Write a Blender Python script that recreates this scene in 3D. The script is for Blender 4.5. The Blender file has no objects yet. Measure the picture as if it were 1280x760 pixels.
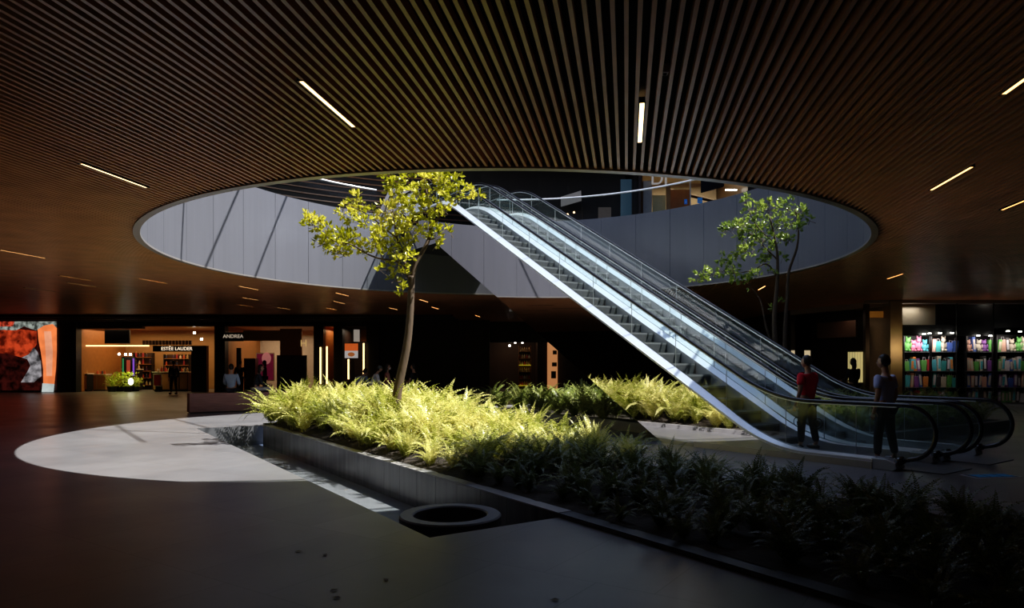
import bpy, bmesh, math, random
from mathutils import Vector, Matrix, Quaternion
random.seed(11)
PI = math.pi
sc = bpy.context.scene
COL = sc.collection
rnd = random.random
def U(a, b): return a + (b - a) * random.random()

EYE = 1.6; F = 853.0; VX, HY = 640.0, 455.0
def W(px, py, d):                       # a point at depth d seen at photo position (px, py)
    return Vector(((px - VX) / F * d, d, EYE + (HY - py) / F * d))

# ------------------------------------------------------------------ materials
def nt(name):
    m = bpy.data.materials.new(name); m.use_nodes = True
    n = m.node_tree; n.nodes.clear()
    out = n.nodes.new('ShaderNodeOutputMaterial')
    return m, n, out
def N(n, t, **k):
    x = n.nodes.new(t)
    for a, b in k.items():
        if a in x.inputs: x.inputs[a].default_value = b
        else: setattr(x, a, b)
    return x
def mat(name, col, rough=0.5, metal=0.0, var=0.12, scale=6.0, stretch=(1, 1, 1), bump=0.0, spec=0.5, emit=None, es=0.0, coat=0.0):
    m, n, out = nt(name)
    p = n.nodes.new('ShaderNodeBsdfPrincipled')
    p.inputs['Roughness'].default_value = rough; p.inputs['Metallic'].default_value = metal
    p.inputs['Specular IOR Level'].default_value = spec; p.inputs['Coat Weight'].default_value = coat
    tc = n.nodes.new('ShaderNodeTexCoord'); mp = n.nodes.new('ShaderNodeMapping')
    mp.inputs['Scale'].default_value = stretch
    ns = n.nodes.new('ShaderNodeTexNoise'); ns.inputs['Scale'].default_value = scale; ns.inputs['Detail'].default_value = 5
    n.links.new(tc.outputs['Object'], mp.inputs[0]); n.links.new(mp.outputs[0], ns.inputs['Vector'])
    mx = n.nodes.new('ShaderNodeMix'); mx.data_type = 'RGBA'
    a = [min(1, c * (1 - var)) for c in col] + [1]; b = [min(1, c * (1 + var)) for c in col] + [1]
    mx.inputs[6].default_value = a; mx.inputs[7].default_value = b
    n.links.new(ns.outputs['Fac'], mx.inputs[0]); n.links.new(mx.outputs[2], p.inputs['Base Color'])
    if bump:
        bp = n.nodes.new('ShaderNodeBump'); bp.inputs['Strength'].default_value = bump; bp.inputs['Distance'].default_value = 0.02
        n.links.new(ns.outputs['Fac'], bp.inputs['Height']); n.links.new(bp.outputs[0], p.inputs['Normal'])
    if emit:
        p.inputs['Emission Color'].default_value = (*emit, 1); p.inputs['Emission Strength'].default_value = es
    n.links.new(p.outputs[0], out.inputs[0])
    return m
def emis(name, col, s): return mat(name, (0.02, 0.02, 0.02), emit=col, es=s)

def mat_floor():
    m, n, out = nt('dark stone paving')
    p = n.nodes.new('ShaderNodeBsdfPrincipled')
    tc = n.nodes.new('ShaderNodeTexCoord'); mp = n.nodes.new('ShaderNodeMapping')
    mp.inputs['Rotation'].default_value = (0, 0, math.radians(33.6))
    br = n.nodes.new('ShaderNodeTexBrick'); br.offset = 0.5
    br.inputs['Scale'].default_value = 1.0; br.inputs['Brick Width'].default_value = 0.9; br.inputs['Row Height'].default_value = 1.5
    br.inputs['Mortar Size'].default_value = 0.006; br.inputs['Mortar Smooth'].default_value = 0.3
    br.inputs['Color1'].default_value = (.135, .135, .141, 1); br.inputs['Color2'].default_value = (.165, .163, .168, 1); br.inputs['Mortar'].default_value = (.10,.10,.10,1)
    ns = n.nodes.new('ShaderNodeTexNoise'); ns.inputs['Scale'].default_value = 1.3; ns.inputs['Detail'].default_value = 8; ns.inputs['Roughness'].default_value = .65
    n2 = n.nodes.new('ShaderNodeTexNoise'); n2.inputs['Scale'].default_value = 9; n2.inputs['Detail'].default_value = 6
    n.links.new(tc.outputs['Object'], mp.inputs[0])
    for t in (br, ns, n2): n.links.new(mp.outputs[0], t.inputs['Vector'])
    mx = n.nodes.new('ShaderNodeMix'); mx.data_type = 'RGBA'; mx.blend_type = 'MULTIPLY'; mx.inputs[0].default_value = 1
    cr = n.nodes.new('ShaderNodeValToRGB'); cr.color_ramp.elements[0].position = .3; cr.color_ramp.elements[0].color = (.84, .84, .84, 1)
    cr.color_ramp.elements[1].position = .7; cr.color_ramp.elements[1].color = (1.08, 1.08, 1.08, 1)
    n.links.new(ns.outputs['Fac'], cr.inputs[0]); n.links.new(br.outputs['Color'], mx.inputs[6]); n.links.new(cr.outputs[0], mx.inputs[7])
    n.links.new(mx.outputs[2], p.inputs['Base Color'])
    mr = n.nodes.new('ShaderNodeMapRange'); mr.inputs[3].default_value = .24; mr.inputs[4].default_value = .40
    n3 = n.nodes.new('ShaderNodeTexNoise'); n3.inputs['Scale'].default_value = .9; n3.inputs['Detail'].default_value = 1
    n.links.new(mp.outputs[0], n3.inputs['Vector']); n.links.new(n3.outputs['Fac'], mr.inputs[0]); n.links.new(mr.outputs[0], p.inputs['Roughness'])
    bp = n.nodes.new('ShaderNodeBump'); bp.inputs['Strength'].default_value = .03; bp.inputs['Distance'].default_value = .004
    n.links.new(n2.outputs['Fac'], bp.inputs['Height']); n.links.new(bp.outputs[0], p.inputs['Normal'])
    p.inputs['Specular IOR Level'].default_value = .45
    n.links.new(p.outputs[0], out.inputs[0]); return m

def mat_glass(name, tint=(.93, .97, .96), ior=1.45, rough=0.0, mult=1.0, bump=0, dirt=0.0):
    m, n, out = nt(name)
    tr = n.nodes.new('ShaderNodeBsdfTransparent'); tr.inputs[0].default_value = (*tint, 1)
    gl = n.nodes.new('ShaderNodeBsdfGlossy'); gl.inputs['Roughness'].default_value = rough
    lw = n.nodes.new('ShaderNodeLayerWeight'); lw.inputs['Blend'].default_value = .5
    pw_ = n.nodes.new('ShaderNodeMath'); pw_.operation = 'POWER'; pw_.inputs[1].default_value = 5
    fr = n.nodes.new('ShaderNodeMath'); fr.operation = 'MULTIPLY_ADD'; f0 = ((ior - 1) / (ior + 1)) ** 2
    fr.inputs[1].default_value = 1 - f0; fr.inputs[2].default_value = f0
    n.links.new(lw.outputs['Facing'], pw_.inputs[0]); n.links.new(pw_.outputs[0], fr.inputs[0])
    mm = n.nodes.new('ShaderNodeMath'); mm.operation = 'MULTIPLY'; mm.inputs[1].default_value = mult; mm.use_clamp = True
    mx = n.nodes.new('ShaderNodeMixShader')
    n.links.new(fr.outputs[0], mm.inputs[0]); n.links.new(mm.outputs[0], mx.inputs[0])
    n.links.new(tr.outputs[0], mx.inputs[1]); n.links.new(gl.outputs[0], mx.inputs[2])
    if bump:
        tc = n.nodes.new('ShaderNodeTexCoord'); ns = n.nodes.new('ShaderNodeTexNoise'); ns.inputs['Scale'].default_value = 3
        bp = n.nodes.new('ShaderNodeBump'); bp.inputs['Strength'].default_value = bump; bp.inputs['Distance'].default_value = .02
        n.links.new(tc.outputs['Object'], ns.inputs['Vector']); n.links.new(ns.outputs['Fac'], bp.inputs['Height'])
        n.links.new(bp.outputs[0], gl.inputs['Normal']); n.links.new(bp.outputs[0], lw.inputs['Normal'])
    last = mx
    if dirt:
        df = n.nodes.new('ShaderNodeBsdfDiffuse'); df.inputs[0].default_value = (.75, .85, .83, 1)
        m2 = n.nodes.new('ShaderNodeMixShader'); m2.inputs[0].default_value = dirt
        n.links.new(mx.outputs[0], m2.inputs[1]); n.links.new(df.outputs[0], m2.inputs[2]); last = m2
    n.links.new(last.outputs[0], out.inputs[0]); return m

def mat_leaf(name, c1, c2, c3, trans=.4, nscale=2.2, rough=.35):
    m, n, out = nt(name)
    p = n.nodes.new('ShaderNodeBsdfPrincipled'); p.inputs['Roughness'].default_value = rough; p.inputs['Specular IOR Level'].default_value = .55
    tl = n.nodes.new('ShaderNodeBsdfTranslucent'); mx = n.nodes.new('ShaderNodeMixShader'); mx.inputs[0].default_value = trans
    oi = n.nodes.new('ShaderNodeObjectInfo'); gm = n.nodes.new('ShaderNodeNewGeometry')
    ns = n.nodes.new('ShaderNodeTexNoise'); ns.inputs['Scale'].default_value = nscale; ns.inputs['Detail'].default_value = 2
    ad = n.nodes.new('ShaderNodeMath'); ad.operation = 'MULTIPLY_ADD'; ad.inputs[1].default_value = .25
    isl = n.nodes.new('ShaderNodeMath'); isl.operation = 'MULTIPLY_ADD'; isl.inputs[1].default_value = .3
    cr = n.nodes.new('ShaderNodeValToRGB'); e = cr.color_ramp.elements
    e[0].position = .3; e[0].color = (*c1, 1); e[1].position = .95; e[1].color = (*c3, 1)
    k = e.new(.62); k.color = (*c2, 1)
    n.links.new(gm.outputs['Position'], ns.inputs['Vector'])
    n.links.new(oi.outputs['Random'], ad.inputs[0]); n.links.new(ns.outputs['Fac'], ad.inputs[2])
    n.links.new(gm.outputs['Random Per Island'], isl.inputs[0]); n.links.new(ad.outputs[0], isl.inputs[2])
    n.links.new(isl.outputs[0], cr.inputs[0])
    n.links.new(cr.outputs[0], p.inputs['Base Color']); n.links.new(cr.outputs[0], tl.inputs[0])
    n.links.new(p.outputs[0], mx.inputs[1]); n.links.new(tl.outputs[0], mx.inputs[2]); n.links.new(mx.outputs[0], out.inputs[0])
    return m

M = {}
M['floor'] = mat_floor()
M['slat'] = mat('brown wood slats', (.70, .35, .19), rough=.3, var=.35, scale=2.2, stretch=(1, 1, 8), spec=.5)
M['void'] = mat('black plenum', (.004, .004, .005), rough=.9)
M['fascia'] = mat('grey painted fascia', (.18, .185, .212), rough=.36, metal=.35, var=.10, scale=1.1, stretch=(3, 3, .25))
M['trim'] = mat('edge trim metal', (.42, .40, .38), rough=.35, metal=.6, var=.1)
M['black'] = mat('black painted metal', (.012, .012, .013), rough=.45)
M['darkwall'] = mat('dark wall cladding', (.02, .017, .016), rough=.5, var=.3, scale=.6)
M['brownwall'] = mat('brown wall cladding', (.05, .026, .017), rough=.5, var=.3, scale=.8)
M['beige'] = mat('beige plaster', (.36, .29, .19), rough=.6)
M['mirror'] = mat('polished mirror steel', (.58, .57, .59), rough=.018, metal=1.0, var=.015, scale=.7)
M['steel'] = mat('brushed steel', (.88, .90, .94), rough=.32, metal=.45, var=.06, scale=3, stretch=(.3, 8, 8))
M['skirt'] = mat('satin skirt steel', (.5, .52, .54), rough=.4, metal=.6, var=.08)
M['step'] = mat('grooved step metal', (.22, .23, .24), rough=.42, metal=.5, var=.2, scale=4, stretch=(1, 12, 1))
M['riser'] = mat('dark step riser', (.07, .075, .08), rough=.45, metal=.4, var=.2)
M['rubber'] = mat('black rubber handrail', (.018, .018, .022), rough=.22, spec=.6, coat=.4)
M['floor_sheen'] = mat('warm grey floor reflection', (.50, .47, .42), rough=.35, metal=.6)
M['glass'] = mat_glass('balustrade glass', (.93, .965, .96), mult=1.0, dirt=.015)
M['shopglass'] = mat_glass('shopfront glass', (.93, .95, .95), mult=.8)
M['railglass'] = mat_glass('guardrail glass', (.93, .95, .95), mult=.2)
M['water'] = mat_glass('pool water', (.72, .76, .78), ior=1.33, rough=.02, mult=1.0, bump=.04)
M['stone'] = mat('wet dark stone', (.135, .135, .145), rough=.25, var=.8, scale=2.5, stretch=(3, 3, .22), bump=.15)
M['poolfloor'] = mat('pool floor stone', (.36, .35, .35), rough=.5, var=.35, scale=3, bump=.1)
M['kerb'] = mat('grey stone kerb', (.25, .245, .245), rough=.5, var=.3, scale=5, bump=.1)
M['ring'] = mat('dark cast stone', (.10, .103, .11), rough=.5, var=.15, scale=8, bump=.1)
M['soil'] = mat('planter soil', (.025, .018, .012), rough=.95, var=.5, scale=14, bump=.8)
M['bark'] = mat('tree bark', (.10, .068, .042), rough=.85, var=.4, scale=12, stretch=(1, 1, .3), bump=.5)
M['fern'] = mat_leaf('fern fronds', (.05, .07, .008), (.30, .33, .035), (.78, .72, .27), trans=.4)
M['fernb'] = mat_leaf('shade-tinted fern fronds', (.045, .075, .015), (.20, .26, .05), (.46, .48, .16), trans=.35)  # darker copy of the fern greens, the far bed's shade put into the colour
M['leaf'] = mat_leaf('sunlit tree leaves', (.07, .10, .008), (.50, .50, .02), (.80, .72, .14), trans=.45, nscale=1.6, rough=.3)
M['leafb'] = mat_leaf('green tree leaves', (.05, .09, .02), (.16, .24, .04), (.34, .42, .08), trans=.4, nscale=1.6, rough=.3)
M['wood'] = mat('dark bench timber', (.36, .18, .15), rough=.45, var=.5, scale=2, stretch=(1, 1, 18), bump=.1)
M['tan'] = mat('tan shop timber', (.42, .24, .10), rough=.55, var=.15, scale=1.5, stretch=(1, 1, 4))
M['tan2'] = mat('deep orange timber', (.38, .16, .05), rough=.5, var=.2)
M['cream'] = mat('cream wall', (.75, .66, .52), rough=.6)
M['terra'] = mat('terracotta wall', (.34, .10, .06), rough=.6)
M['white'] = mat('white paint', (.75, .74, .76), rough=.5, var=.05)
M['lampwarm'] = emis('warm light diffuser', (1, .66, .30), 4.5); M['lampfar'] = emis('amber light diffuser', (1, .50, .17), 4.5)
M['lampwhite'] = emis('white light', (1, .93, .82), 14)
M['glowline'] = emis('glowing cove line', (1, .62, .25), 3.0)

# ------------------------------------------------------------------ mesh helpers
class MB:
    def __init__(s, T=None): s.v = []; s.f = []; s.T = T; s.mi = []; s.cur = 0
    def add(s, vs, fs):
        o = len(s.v)
        for v in vs:
            v = Vector(v); s.v.append(s.T @ v if s.T else v)
        for f in fs: s.f.append([o + i for i in f]); s.mi.append(s.cur)
        return s
    def box(s, x0, x1, y0, y1, z0, z1):
        vs = [(x, y, z) for z in (z0, z1) for y in (y0, y1) for x in (x0, x1)]
        return s.add(vs, [(0, 2, 3, 1), (4, 5, 7, 6), (0, 1, 5, 4), (2, 6, 7, 3), (0, 4, 6, 2), (1, 3, 7, 5)])
    def prism(s, poly, a, b, axis='y'):     # poly: (x,z) pairs extruded in y from a to b ; or (x,y) extruded in z
        n = len(poly)
        if axis == 'y': vs = [(p[0], a, p[1]) for p in poly] + [(p[0], b, p[1]) for p in poly]
        else: vs = [(p[0], p[1], a) for p in poly] + [(p[0], p[1], b) for p in poly]
        fs = [tuple(range(n))[::-1], tuple(range(n, 2 * n))] + [(i, (i + 1) % n, n + (i + 1) % n, n + i) for i in range(n)]
        return s.add(vs, fs)
    def strip(s, top, bot, a, b):           # closed band in (x,z) between two equal-length polylines, extruded in y
        n = len(top); vs = []
        for y in (a, b): vs += [(p[0], y, p[1]) for p in top] + [(p[0], y, p[1]) for p in bot]
        fs = []
        for i in range(n - 1):
            fs += [(i, i + 1, n + i + 1, n + i), (2 * n + i + 1, 2 * n + i, 3 * n + i, 3 * n + i + 1),
                   (i, 2 * n + i, 2 * n + i + 1, i + 1), (n + i + 1, 3 * n + i + 1, 3 * n + i, n + i)]
        fs += [(0, n, 3 * n, 2 * n), (n - 1, 3 * n - 1, 4 * n - 1, 2 * n - 1)]
        return s.add(vs, fs)
    def tube(s, pts, r, n=8, cap=True, up=None, flat=1.0):
        pts = [Vector(p) for p in pts]; rs = r if isinstance(r, (list, tuple)) else [r] * len(pts)
        rings = []; X = None
        for i, p in enumerate(pts):
            t = (pts[min(i + 1, len(pts) - 1)] - pts[max(i - 1, 0)]).normalized()
            if X is None:
                ref = Vector(up) if up else (Vector((0, 0, 1)) if abs(t.z) < .9 else Vector((1, 0, 0)))
                X = t.cross(ref).normalized()
            else: X = (X - t * X.dot(t)).normalized()
            Y = t.cross(X)
            rings.append([p + (X * math.cos(2 * PI * k / n) + Y * math.sin(2 * PI * k / n) * flat) * rs[i] for k in range(n)])
        vs = [v for g in rings for v in g]; fs = []
        for i in range(len(pts) - 1):
            for k in range(n):
                a = i * n + k; b = i * n + (k + 1) % n
                fs.append((a, b, b + n, a + n))
        if cap: fs += [tuple(range(n))[::-1], tuple(range((len(pts) - 1) * n, len(pts) * n))]
        return s.add(vs, fs)
    def lathe(s, prof, c=(0, 0, 0), n=48, close=False):
        vs = []; m = len(prof)
        for k in range(n):
            a = 2 * PI * k / n
            for r, z in prof: vs.append((c[0] + r * math.cos(a), c[1] + r * math.sin(a), c[2] + z))
        fs = []
        for k in range(n):
            k2 = (k + 1) % n
            for i in range(m if close else m - 1):
                j = (i + 1) % m
                fs.append((k * m + i, k2 * m + i, k2 * m + j, k * m + j))
        return s.add(vs, fs)
    def ball(s, c, rx, ry=None, rz=None, nu=12, nv=8, fn=None):
        ry = ry or rx; rz = rz or rx; vs = []; fs = []
        for j in range(nv + 1):
            ph = -PI / 2 + PI * j / nv
            for i in range(nu):
                th = 2 * PI * i / nu
                v = Vector((rx * math.cos(ph) * math.cos(th), ry * math.cos(ph) * math.sin(th), rz * math.sin(ph)))
                if fn: v = fn(v)
                vs.append(v + Vector(c))
        for j in range(nv):
            for i in range(nu):
                a = j * nu + i; b = j * nu + (i + 1) % nu
                fs.append((a, b, b + nu, a + nu))
        return s.add(vs, fs)
    def mesh(s, name, mats, smooth=False):
        me = bpy.data.meshes.new(name); me.from_pydata([tuple(v) for v in s.v], [], s.f)
        for m in (mats if isinstance(mats, (list, tuple)) else [mats]): me.materials.append(m)
        if any(s.mi): me.polygons.foreach_set('material_index', s.mi)
        if smooth: me.polygons.foreach_set('use_smooth', [True] * len(me.polygons))
        me.validate(); me.update()
        return me
    def build(s, name, mats, parent=None, smooth=False, bevel=0):
        o = bpy.data.objects.new(name, s.mesh(name, mats, smooth)); COL.objects.link(o)
        if parent: o.parent = parent
        if bevel:
            b = o.modifiers.new('bevel', 'BEVEL'); b.width = bevel; b.segments = 2; b.limit_method = 'ANGLE'
        return o
def tag(o, label=None, cat=None, group=None, kind=None):
    if label: o['label'] = label
    if cat: o['category'] = cat
    if group: o['group'] = group
    if kind: o['kind'] = kind
    return o
def empty(name, loc, rz=0, label=None, cat=None, group=None):
    o = bpy.data.objects.new(name, None); COL.objects.link(o); o.location = loc; o.rotation_euler = (0, 0, rz)
    o.empty_display_size = .2
    return tag(o, label, cat, group)
def struct(name, mb, m, **k):
    return tag(mb.build(name, m, **k), kind='structure')
def dup(root, loc=None, rz=None, label=None, group=None, scale=None):
    r = root.copy(); COL.objects.link(r)
    if loc is not None: r.location = loc
    if rz is not None: r.rotation_euler = (0, 0, rz)
    if scale is not None: r.scale = (scale,) * 3 if not hasattr(scale, '__len__') else scale
    if label: r['label'] = label
    if group: r['group'] = group
    for ch in list(root.children):
        c = ch.copy(); COL.objects.link(c); c.parent = r
        for g in ch.children:
            d = g.copy(); COL.objects.link(d); d.parent = c
    return r
def text(name, s, size, m, parent, loc, rot, ext=.004):
    c = bpy.data.curves.new(name, 'FONT'); c.body = s; c.size = size; c.extrude = ext; c.align_x = 'CENTER'; c.align_y = 'CENTER'
    t = bpy.data.objects.new(name, c); COL.objects.link(t)
    bpy.context.view_layer.update()
    me = bpy.data.meshes.new_from_object(t.evaluated_get(bpy.context.evaluated_depsgraph_get()))
    bpy.data.objects.remove(t); me.materials.clear(); me.materials.append(m)
    o = bpy.data.objects.new(name, me); COL.objects.link(o); o.location = loc; o.rotation_euler = rot
    if parent: o.parent = parent
    return o
def frameT(o, u):                          # frame with local x along u, local y to the left of it
    u = Vector((u[0], u[1], 0)).normalized(); v = Vector((-u.y, u.x, 0))
    m = Matrix.Identity(4)
    for i in range(3): m[i][0] = u[i]; m[i][1] = v[i]; m[i][3] = (o[0], o[1], o[2] if len(o) > 2 else 0)[i]
    return m

# ------------------------------------------------------------------ camera
cam = bpy.data.objects.new('camera', bpy.data.cameras.new('camera')); COL.objects.link(cam)
cam.location = (0, 0, EYE); cam.rotation_euler = (PI / 2, 0, 0)
cam.data.sensor_width = 36; cam.data.lens = F / 1280 * 36; cam.data.shift_y = (HY - 380) / 1280
cam.data.clip_end = 300; sc.camera = cam

# ------------------------------------------------------------------ room shell
CX, CY, R = -0.12, 16.6, 7.85
CZ = 4.1; TOPW = 6.68; FL2 = 6.45; Z3 = 11.0
PO = Vector((-.76, 6.29, 0)); PU = Vector((-.553, .833, 0)); PN = Vector((.833, .553, 0))
def pool(s, n, z=0): return PO + PU * s + PN * n + Vector((0, 0, z))
PT = Matrix.Identity(4)                   # pool frame: x = s, y = n (mirrored handedness handled by absolute points)
for i in range(3): PT[i][0] = PU[i]; PT[i][1] = PN[i]; PT[i][3] = PO[i]
def pmb(): return MB(PT)
POOL_S, POOL_N = 12.8, 1.5
f = pmb()
B = 60
for (s0, s1, n0, n1) in ((-B, 0, -B, B), (POOL_S, B, -B, B), (0, POOL_S, -B, 0), (0, POOL_S, POOL_N, B)):
    f.add([(s0, n0, 0), (s1, n0, 0), (s1, n1, 0), (s0, n1, 0)], [(0, 3, 2, 1)])
struct('floor', f, M['floor'])
# ceiling slats
az = math.atan2(143, 853); d = Vector((math.sin(az), math.cos(az))); v = Vector((d.y, -d.x))
XL, XR, YN, YF = -34.0, 27.0, -7.0, 47.0
sl = MB(); pitch = .097; wd = .034; Ro = R + .10
c2 = Vector((CX, CY))
lim = 62
k = -int(lim / pitch)
while k * pitch < lim:
    q = k * pitch; k += 1
    # clip to rectangle
    t0, t1 = -90., 90.
    for (a, lo, hi) in ((0, XL, XR), (1, YN, YF)):
        p, dd = q * v[a], d[a]
        ta, tb = (lo - p) / dd, (hi - p) / dd
        t0 = max(t0, min(ta, tb)); t1 = min(t1, max(ta, tb))
    if t1 <= t0 + .05: continue
    segs = [(t0, t1)]
    pc = v * q; rel = pc - c2; b = rel.dot(d); disc = b * b - (rel.dot(rel) - Ro * Ro)
    if disc > 0:
        r1, r2 = -b - math.sqrt(disc), -b + math.sqrt(disc)
        segs = [(t0, min(t1, r1)), (max(t0, r2), t1)]
    for a, e in segs:
        if e - a < .05: continue
        A = pc + d * a; E = pc + d * e; h = v * wd / 2
        pts = [A - h, A + h, E + h, E - h]
        vs = [(p.x, p.y, CZ) for p in pts] + [(p.x, p.y, CZ + .085) for p in pts]
        sl.add(vs, [(3, 2, 1, 0), (4, 5, 6, 7), (0, 1, 5, 4), (1, 2, 6, 5), (2, 3, 7, 6), (3, 0, 4, 7)])
struct('ceiling', sl, M['slat'])
def annulus_rect(mb, r, z, x0, x1, y0, y1, n=96, c=(CX, CY)):
    ins = []; outs = []
    for i in range(n):
        a = 2 * PI * i / n; cx, cy = math.cos(a), math.sin(a)
        ins.append((c[0] + r * cx, c[1] + r * cy, z))
        t = min((x1 - c[0]) / cx if cx > 1e-9 else (x0 - c[0]) / cx if cx < -1e-9 else 1e9,
                (y1 - c[1]) / cy if cy > 1e-9 else (y0 - c[1]) / cy if cy < -1e-9 else 1e9)
        outs.append((c[0] + t * cx, c[1] + t * cy, z))
    mb.add(ins + outs, [(i, (i + 1) % n, n + (i + 1) % n, n + i) for i in range(n)])
    return mb
struct('ceiling_plenum', annulus_rect(MB(), Ro, CZ + .10, XL, XR, YN, YF), M['void'])
struct('floor_upper', annulus_rect(MB(), R + .1, FL2, XL, XR, YN, YF), M['darkwall'])
# fascia ring, with the landing gap at the escalator head
def ang(x, y): return math.atan2(y - CY, x - CX)
g0, g1 = ang(-.55, 24.44), ang(-4.55, 23.05)
def arcring(mb, r0, r1, z0, z1, a0, a1, n=96):
    A = [a0 + (a1 - a0) * i / n for i in range(n + 1)]
    vs = []
    for a in A:
        for r, z in ((r0, z0), (r1, z0), (r1, z1), (r0, z1)): vs.append((CX + r * math.cos(a), CY + r * math.sin(a), z))
    fs = []
    for i in range(n):
        for j in range(4):
            fs.append((i * 4 + j, i * 4 + (j + 1) % 4, (i + 1) * 4 + (j + 1) % 4, (i + 1) * 4 + j))
    fs += [(0, 3, 2, 1), (n * 4, n * 4 + 1, n * 4 + 2, n * 4 + 3)]
    return mb.add(vs, fs)
fa = MB()
# panelled inner face with narrow shadow joints
npan = 36; span = 2 * PI - (g1 - g0)
for i in range(npan):
    a0 = g1 + span * i / npan + .0007; a1 = g1 + span * (i + 1) / npan - .0007
    arcring(fa, R, R + .05, CZ + .02, TOPW, a0, a1, 6)
arcring(fa, R + .02, R + .1, CZ + .02, TOPW - .01, g1, g1 + span, 180)
arcring(fa, R, R + .1, CZ + .02, FL2, g0, g1, 20)
struct('trim_fascia', fa, M['fascia'], smooth=False)
struct('trim_ceiling_edge', arcring(MB(), R - .01, R + .11, CZ - .02, CZ + .02, 0, 2 * PI, 192), M['trim'])
# outer walls
wl = MB(); wl.box(XL - .2, XL, YN, YF, 0, Z3 + 1); struct('wall_west', wl, M['darkwall'])
wl = MB(); wl.box(XL, XR, YN - .2, YN, 0, Z3 + 1); struct('wall_south', wl, M['darkwall'])
wl = MB(); wl.box(XR, XR + .2, YN, YF, 0, Z3 + 1); struct('wall_east', wl, M['darkwall'])
wl = MB(); wl.box(XL, XR, YF, YF + .2, 0, Z3 + 1); struct('wall_north', wl, M['darkwall'])
# roof over the upper storey with a round skylight opening, crossed by unseen beams added for their streak shadows
RX, RY, RR = 2.9, 16.2, 9.0
rf = annulus_rect(MB(), RR, Z3, XL, XR, YN, YF, c=(RX, RY)); annulus_rect(rf, RR, Z3 + .4, XL, XR, YN, YF, c=(RX, RY))
rf.lathe([(RR, 0), (RR, .4)], (RX, RY, Z3), n=96)
struct('ceiling_upper', rf, M['darkwall'])
SD = Vector((2.5, -.3, 4.1))               # towards the sun
def fascia_pt(px, py):                     # point of the far inner fascia seen at a photo position
    dx = (px - VX) / F; a_ = dx * dx + 1; b_ = -2 * (dx * CX + CY); c_ = CX * CX + CY * CY - R * R
    t = (-b_ + math.sqrt(b_ * b_ - 4 * a_ * c_)) / (2 * a_); return W(px, py, t)
for (p, q) in (((299, 236), (262, 322)), ((358, 246), (322, 338)), ((230, 250), (226, 330))):
    P = []
    for k_ in (p, q):
        g_ = fascia_pt(*k_); P.append(g_ + SD * ((Z3 + .2 - g_.z) / SD.z))
    dd_ = (P[1] - P[0]).normalized(); m_ = (P[0] + P[1]) / 2
    b = MB(); b.tube([m_ - dd_ * 6, m_ + dd_ * 6], .032, n=8)
    struct('trim_streak_beam', b, M['darkwall'])

# ------------------------------------------------------------------ ceiling lights, sensors
lights = [(378, 102, 441, 158, 0), (803, 128, 799.5, 178, 0), (102, 204.5, 183, 234.5, 0), (1162, 238, 1217, 208, 0), (1097, 352, 1143, 338, 0),
          (1256, 260, 1302, 243, 0), (-8, 312, 64, 323, 0), (1278, 104, 1330, 60, 0)]
small = [(50, 362), (95, 347.5), (103, 356), (191, 351), (311, 360), (313, 373.5), (307, 382), (355, 385.5), (424, 378), (414, 386),
         (428, 368), (492, 386), (530, 376), (544, 385), (597, 395), (952, 360)]
hs = []
H = CZ - EYE
for a in lights:
    z0 = H * F / (HY - a[1]); z1 = H * F / (HY - a[3])
    p = W(a[0], a[1], z0); q = W(a[2], a[3], z1); hs.append((p + q) / 2)
for px, py in small:
    hs.append(W(px, py, H * F / (HY - py)))
def lightobj():
    r = empty('linear_light', (0, 0, 0))
    b = MB()
    for y in (-.034, .022): b.box(-.6, .6, y, y + .012, -.006, .05)
    b.box(-.606, -.594, -.034, .034, -.006, .05); b.box(.594, .606, -.034, .034, -.006, .05)
    b.build('housing', M['black'], r)
    MB().box(-.592, .592, -.0215, .0215, .0, .03).build('diffuser', M['lampwarm'], r)
    return r
lp = lightobj(); LN = ['warm linear ceiling light between slats, nearest the camera on the window-screen side',
      'short bright linear light seen almost end-on above the opening', 'warm linear ceiling light above the lit video screen side of the hall',
      'warm linear ceiling light above the bright goods store', 'warm linear ceiling light low over the goods store entrance',
      'warm linear ceiling light cut by the frame above the goods store', 'warm linear ceiling light cut by the frame above the video screen',
      'warm linear ceiling light high in the frame corner above the goods store']
LN[0] = 'long warm linear light between slats, upper one of the pair toward the video screen'
for i, h in enumerate(hs):
    o = lp if i == 0 else dup(lp)
    if i > 2:
        for ch in o.children:
            if ch.name.startswith('diffuser'): ch.data = ch.data.copy(); ch.data.materials[0] = M['lampfar']
    o.location = (h.x, h.y, CZ); o.rotation_euler = (0, 0, PI / 2 - az)
    if i < 8: tag(o, LN[i], 'ceiling light', 'linear ceiling lights')
    else: tag(o, 'small warm linear light deep in the dark ceiling above the shops', 'ceiling light', 'far linear ceiling lights')
for i, (px, py, lb) in enumerate(((831, 93, 'tiny white sensor box fixed between slats beside the end-on light'), (1022, 352, 'small pale sensor on the dark ceiling beside the shaded tree'),
                              (419, 376, 'tiny pale hanging sensor on the ceiling behind the sunlit tree'))):
    D = H * F / (HY - py); p = W(px, py, D)
    r = empty('ceiling_sensor', p, 0, lb, 'sensor')
    MB().box(-.03, .03, -.04, .04, .005, .08).build('sensor_body', M['white'], r, bevel=.004)
    MB().lathe([(0, -.012), (.012, -.01), (.018, .004)], n=12).build('sensor_lens', M['black'], r)

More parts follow.
